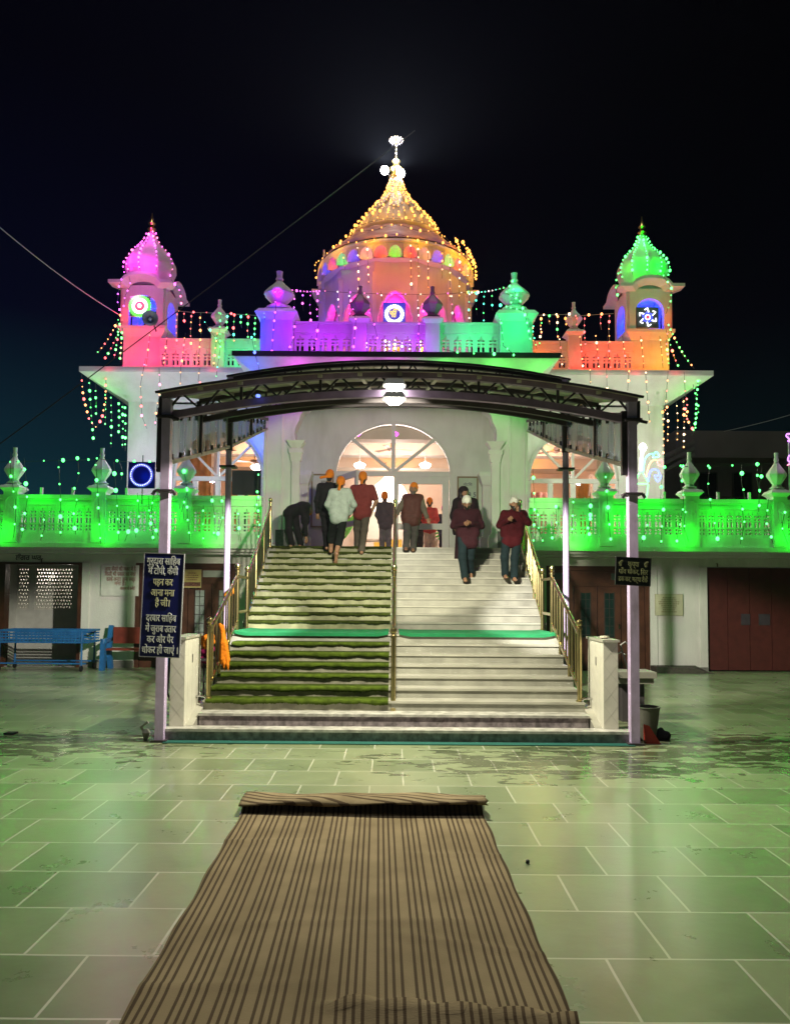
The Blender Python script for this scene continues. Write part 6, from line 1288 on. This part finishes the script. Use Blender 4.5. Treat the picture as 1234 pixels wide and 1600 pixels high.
person('man in a maroon sweater and white scarf looking at his hands while descending', 14.3, (729, 786.5, -.05), (729, 796), ((714, 801), (745, 801)), ((708, 822, .02), (752, 822, .02)), ((725, 818, -.22), (735, 817, -.22)), (731, 838), ((723, 841), (739, 841)), ((722, 871, -.06), (734, 871, .14)), ((726, 902, -.08), (735, 893, .32)), -1, MAR, JEAN, WHS, None, headtilt=(0, -.75), beard=HAIR, width=1.08, long=.06, toes=((0, 1, -.1), (0, 1, -.5)))
ph = person('man in a dark red hoodie and white cap holding a phone to his ear', 14.3, (803, 789), (802, 798), ((787, 803), (818, 803)), ((780, 821, .02), (825, 817, -.05)), ((794, 812, -.22), (812, 799, -.17)), (799, 839), ((791, 842), (808, 842)), ((788, 871), (804, 872)), ((789, 898, .02), (803, 902, -.06)), -1, cloth('dark_red_hoodie', (.06, .004, .008)), JEAN, WHS, None, headtilt=(.1, -.4), beard=HAIR, width=1.06, long=.04)
c = at(811, 794, 14.1); tag(MB().box(c.x-.012, c.x+.012, 14.05, 14.13, c.z-.07, c.z+.07).build('mobile_phone', black), 'black mobile phone held to the ear of the man in the red hoodie', 'phone')
person('person in a dark jacket with a curved pale print, back turned in the doorway', 20.1, (601, 777), (601, 784), ((592, 789), (611, 789)), ((589, 805), (614, 805)), ((593, 815, .12), (611, 815, .12)), (602, 820), ((597.5, 822), (606.5, 822)), ((597, 842), (607, 842)), ((597, 862), (607, 862)), 1, cloth('slate_jacket', (.09, .075, .09)), cloth('slate_trousers', (.16, .15, .17)), ORG)
person('person in a red shirt and white trousers inside the hall, back turned', 21.0, (671, 786), (671, 793), ((663, 797.5), (680, 797.5)), ((661, 812), (683, 812)), ((665, 820, .15), (680, 820, .15)), (671, 826), ((667, 828), (675.5, 828)), ((667, 847), (676, 847)), ((667, 865), (676, 865)), 1, cloth('red_shirt_cloth', (.5, .06, .06)), cloth('white_trousers', (.6, .52, .46)), ORG, HAIR)
person('person in dark clothes with a violet turban inside the hall', 22.4, (694, 796), (694, 803), ((687, 807), (702, 807)), ((685, 820), (704, 820)), ((688, 827, .12), (702, 827, .12)), (694, 832), ((690.5, 834), (698, 834)), ((690, 851), (698, 851)), ((690, 867), (698, 867)), 1, cloth('navy_coat', (.03, .03, .06)), cloth('navy_trousers', (.02, .02, .04)), cloth('violet_turban', (.4, .03, .4)))
person('person in grey beside the red shirt, half hidden by the door leaf', 21.6, (652, 790), (652, 797), ((645, 801), (660, 801)), ((643, 815), (662, 815)), ((646, 824, .1), (660, 824, .1)), (653, 829), ((649, 831), (657, 831)), ((649, 849), (657, 849)), ((649, 866), (657, 866)), 1, cloth('charcoal_coat', (.06, .06, .06)), cloth('charcoal_trousers', (.05, .05, .05)), None, HAIR)
# jacket print on the left doorway person
c = at(602, 786.5, 19.93); b = MB()
pts = [(c.x+.13*math.cos(R(a)), c.y, c.z-.06+.1*math.sin(R(a))) for a in range(20, 165, 12)]
for q, w_ in zip(pts, pts[1:]): b.bar(q, w_, .012, .02)
# ------------------------------------------------------------------ scarves and loose cloth
def drape(name, label, cat, prims, m, cell=.012): V, F = snet([(a, b_, r0, r1, .03) for a, b_, r0, r1 in prims], cell); me = bpy.data.meshes.new(name); me.from_pydata(V.tolist(), [], F.tolist()); o = link(name, me, m, None, 'all'); tag(o, label, cat); return o
A = lambda u, v, Y: tuple(at(u, v, Y))
rs_ = random.Random(4); pr_ = [(A(344, 976, 10.1), A(348, 987, 10.1), .022, .03), (A(349, 978, 10.1), A(348, 988, 10.1), .018, .03)]
for k in range(7):
    u0 = 346.5+k*1.1; u1 = 345.5+k*1.9+rs_.uniform(-1, 1); yb = 10.08-.05*(k % 2); v1 = 1034+rs_.uniform(-5, 7)
    pr_ += [(A(347.5+.3*k, 988, 10.1), A(u0, 1005, yb), .018, .024), (A(u0, 1005, yb), A(u1, v1, yb-.03), .024, .02), (A(u1, v1, yb-.03), A(u1+rs_.uniform(-2, 2), v1+9, yb-.03), .02, .006)]
V, F_ = snet([(a, b_, r0, r1, .012) for a, b_, r0, r1 in pr_], .009); me = bpy.data.meshes.new('orange_scarf'); me.from_pydata(V.tolist(), [], F_.tolist()); tag(link('orange_scarf', me, ORG, None, 'all'), 'long orange scarf knotted to the left handrail and hanging down', 'scarf')
drape('orange_scarf', 'small orange scarf tied higher up behind the left rear post', 'scarf', [(A(355, 930, 12.1), A(361, 925, 12.1), .05, .05), (A(361, 925, 12.1), A(365, 919, 12.1), .03, .02), (A(354, 928, 12.1), A(359, 921, 12.1), .02, .02)], ORG)
drape('scarf_heap', 'heap of loose orange scarves behind the left tiled pillar', 'scarves', [(A(318, 1000, 10.3), A(330, 995, 10.3), .055, .05), (A(322, 1008, 10.3), A(334, 1003, 10.3), .05, .03), (A(319, 997, 10.25), A(332, 992, 10.4), .03, .02), (A(320, 1012, 10.3), A(326, 1018, 10.3), .03, .02)], ORG)
drape('magenta_scarf', 'magenta scarf bundled below the orange heap behind the left pillar', 'scarf', [(A(320, 1018, 10.32), A(331, 1014, 10.32), .06, .05), (A(318, 1030, 10.32), A(328, 1034, 10.32), .05, .04)], cloth('magenta_cloth', (.3, .01, .1)))
rk = thing('scarf_stand', 'dark metal stand carrying the scarf heap behind the left tiled pillar', 'stand', (-2.5, 10.3, 0))
for x in (-2.56, -2.42):
    for y in (10.2, 10.42): MB().tube([(x, y, 0), (x, y, .82)], .014, 6).build('leg', darksteel, rk)
MB().box(-2.6, -2.38, 10.15, 10.46, .8, .83).build('tray', darksteel, rk); MB().box(-2.6, -2.38, 10.15, 10.46, .3, .32).build('tray', darksteel, rk)
drape('black_bag', 'crumpled black cloth bag lying on the ground right of the canopy', 'bag', [((3.03, 9.2, .04), (3.22, 9.2, .035), .035, .05), ((3.12, 9.2, .05), (3.17, 9.22, .11), .06, .03), ((3.05, 9.15, .03), (3.2, 9.14, .03), .03, .035), ((3.16, 9.18, .06), (3.23, 9.2, .05), .05, .045)], K1)
tag(MB().box(-4.62, -4.5, 9.2, 9.32, .001, .02).build('door_mat', mat('dark_rubber', (.02, .02, .02), .7)), 'dark rubber scrap at the far left edge of the courtyard', 'mat')
tag(MB().lathe([(.004, 0), (.013, .004), (.011, .022), (.003, .026)], 8, tuple(at(824, 1337, 4.96)-Vector((0, 0, at(824, 1337, 4.96).z)))).build('pebble', black), 'tiny black pebble lying right of the carpet', 'pebble')
# ------------------------------------------------------------------ thin haze added for the halo round the dome lamps
hm_ = bpy.data.materials.new('halo_haze'); hm_.use_nodes = True; n = hm_.node_tree; n.nodes.clear(); oo = n.nodes.new('ShaderNodeOutputMaterial'); vv = n.nodes.new('ShaderNodeVolumePrincipled')
vv.inputs['Color'].default_value = (.75, .82, 1, 1); vv.inputs['Density'].default_value = HAZE; vv.inputs['Anisotropy'].default_value = .35; n.links.new(vv.outputs[0], oo.inputs['Volume'])
hz = MB().box(-64, 64, -19, 74, -1, 18.2).build('haze', hm_); tag(hz, 'thin haze added over the courtyard to give the dome lamps a halo', kind='stuff')
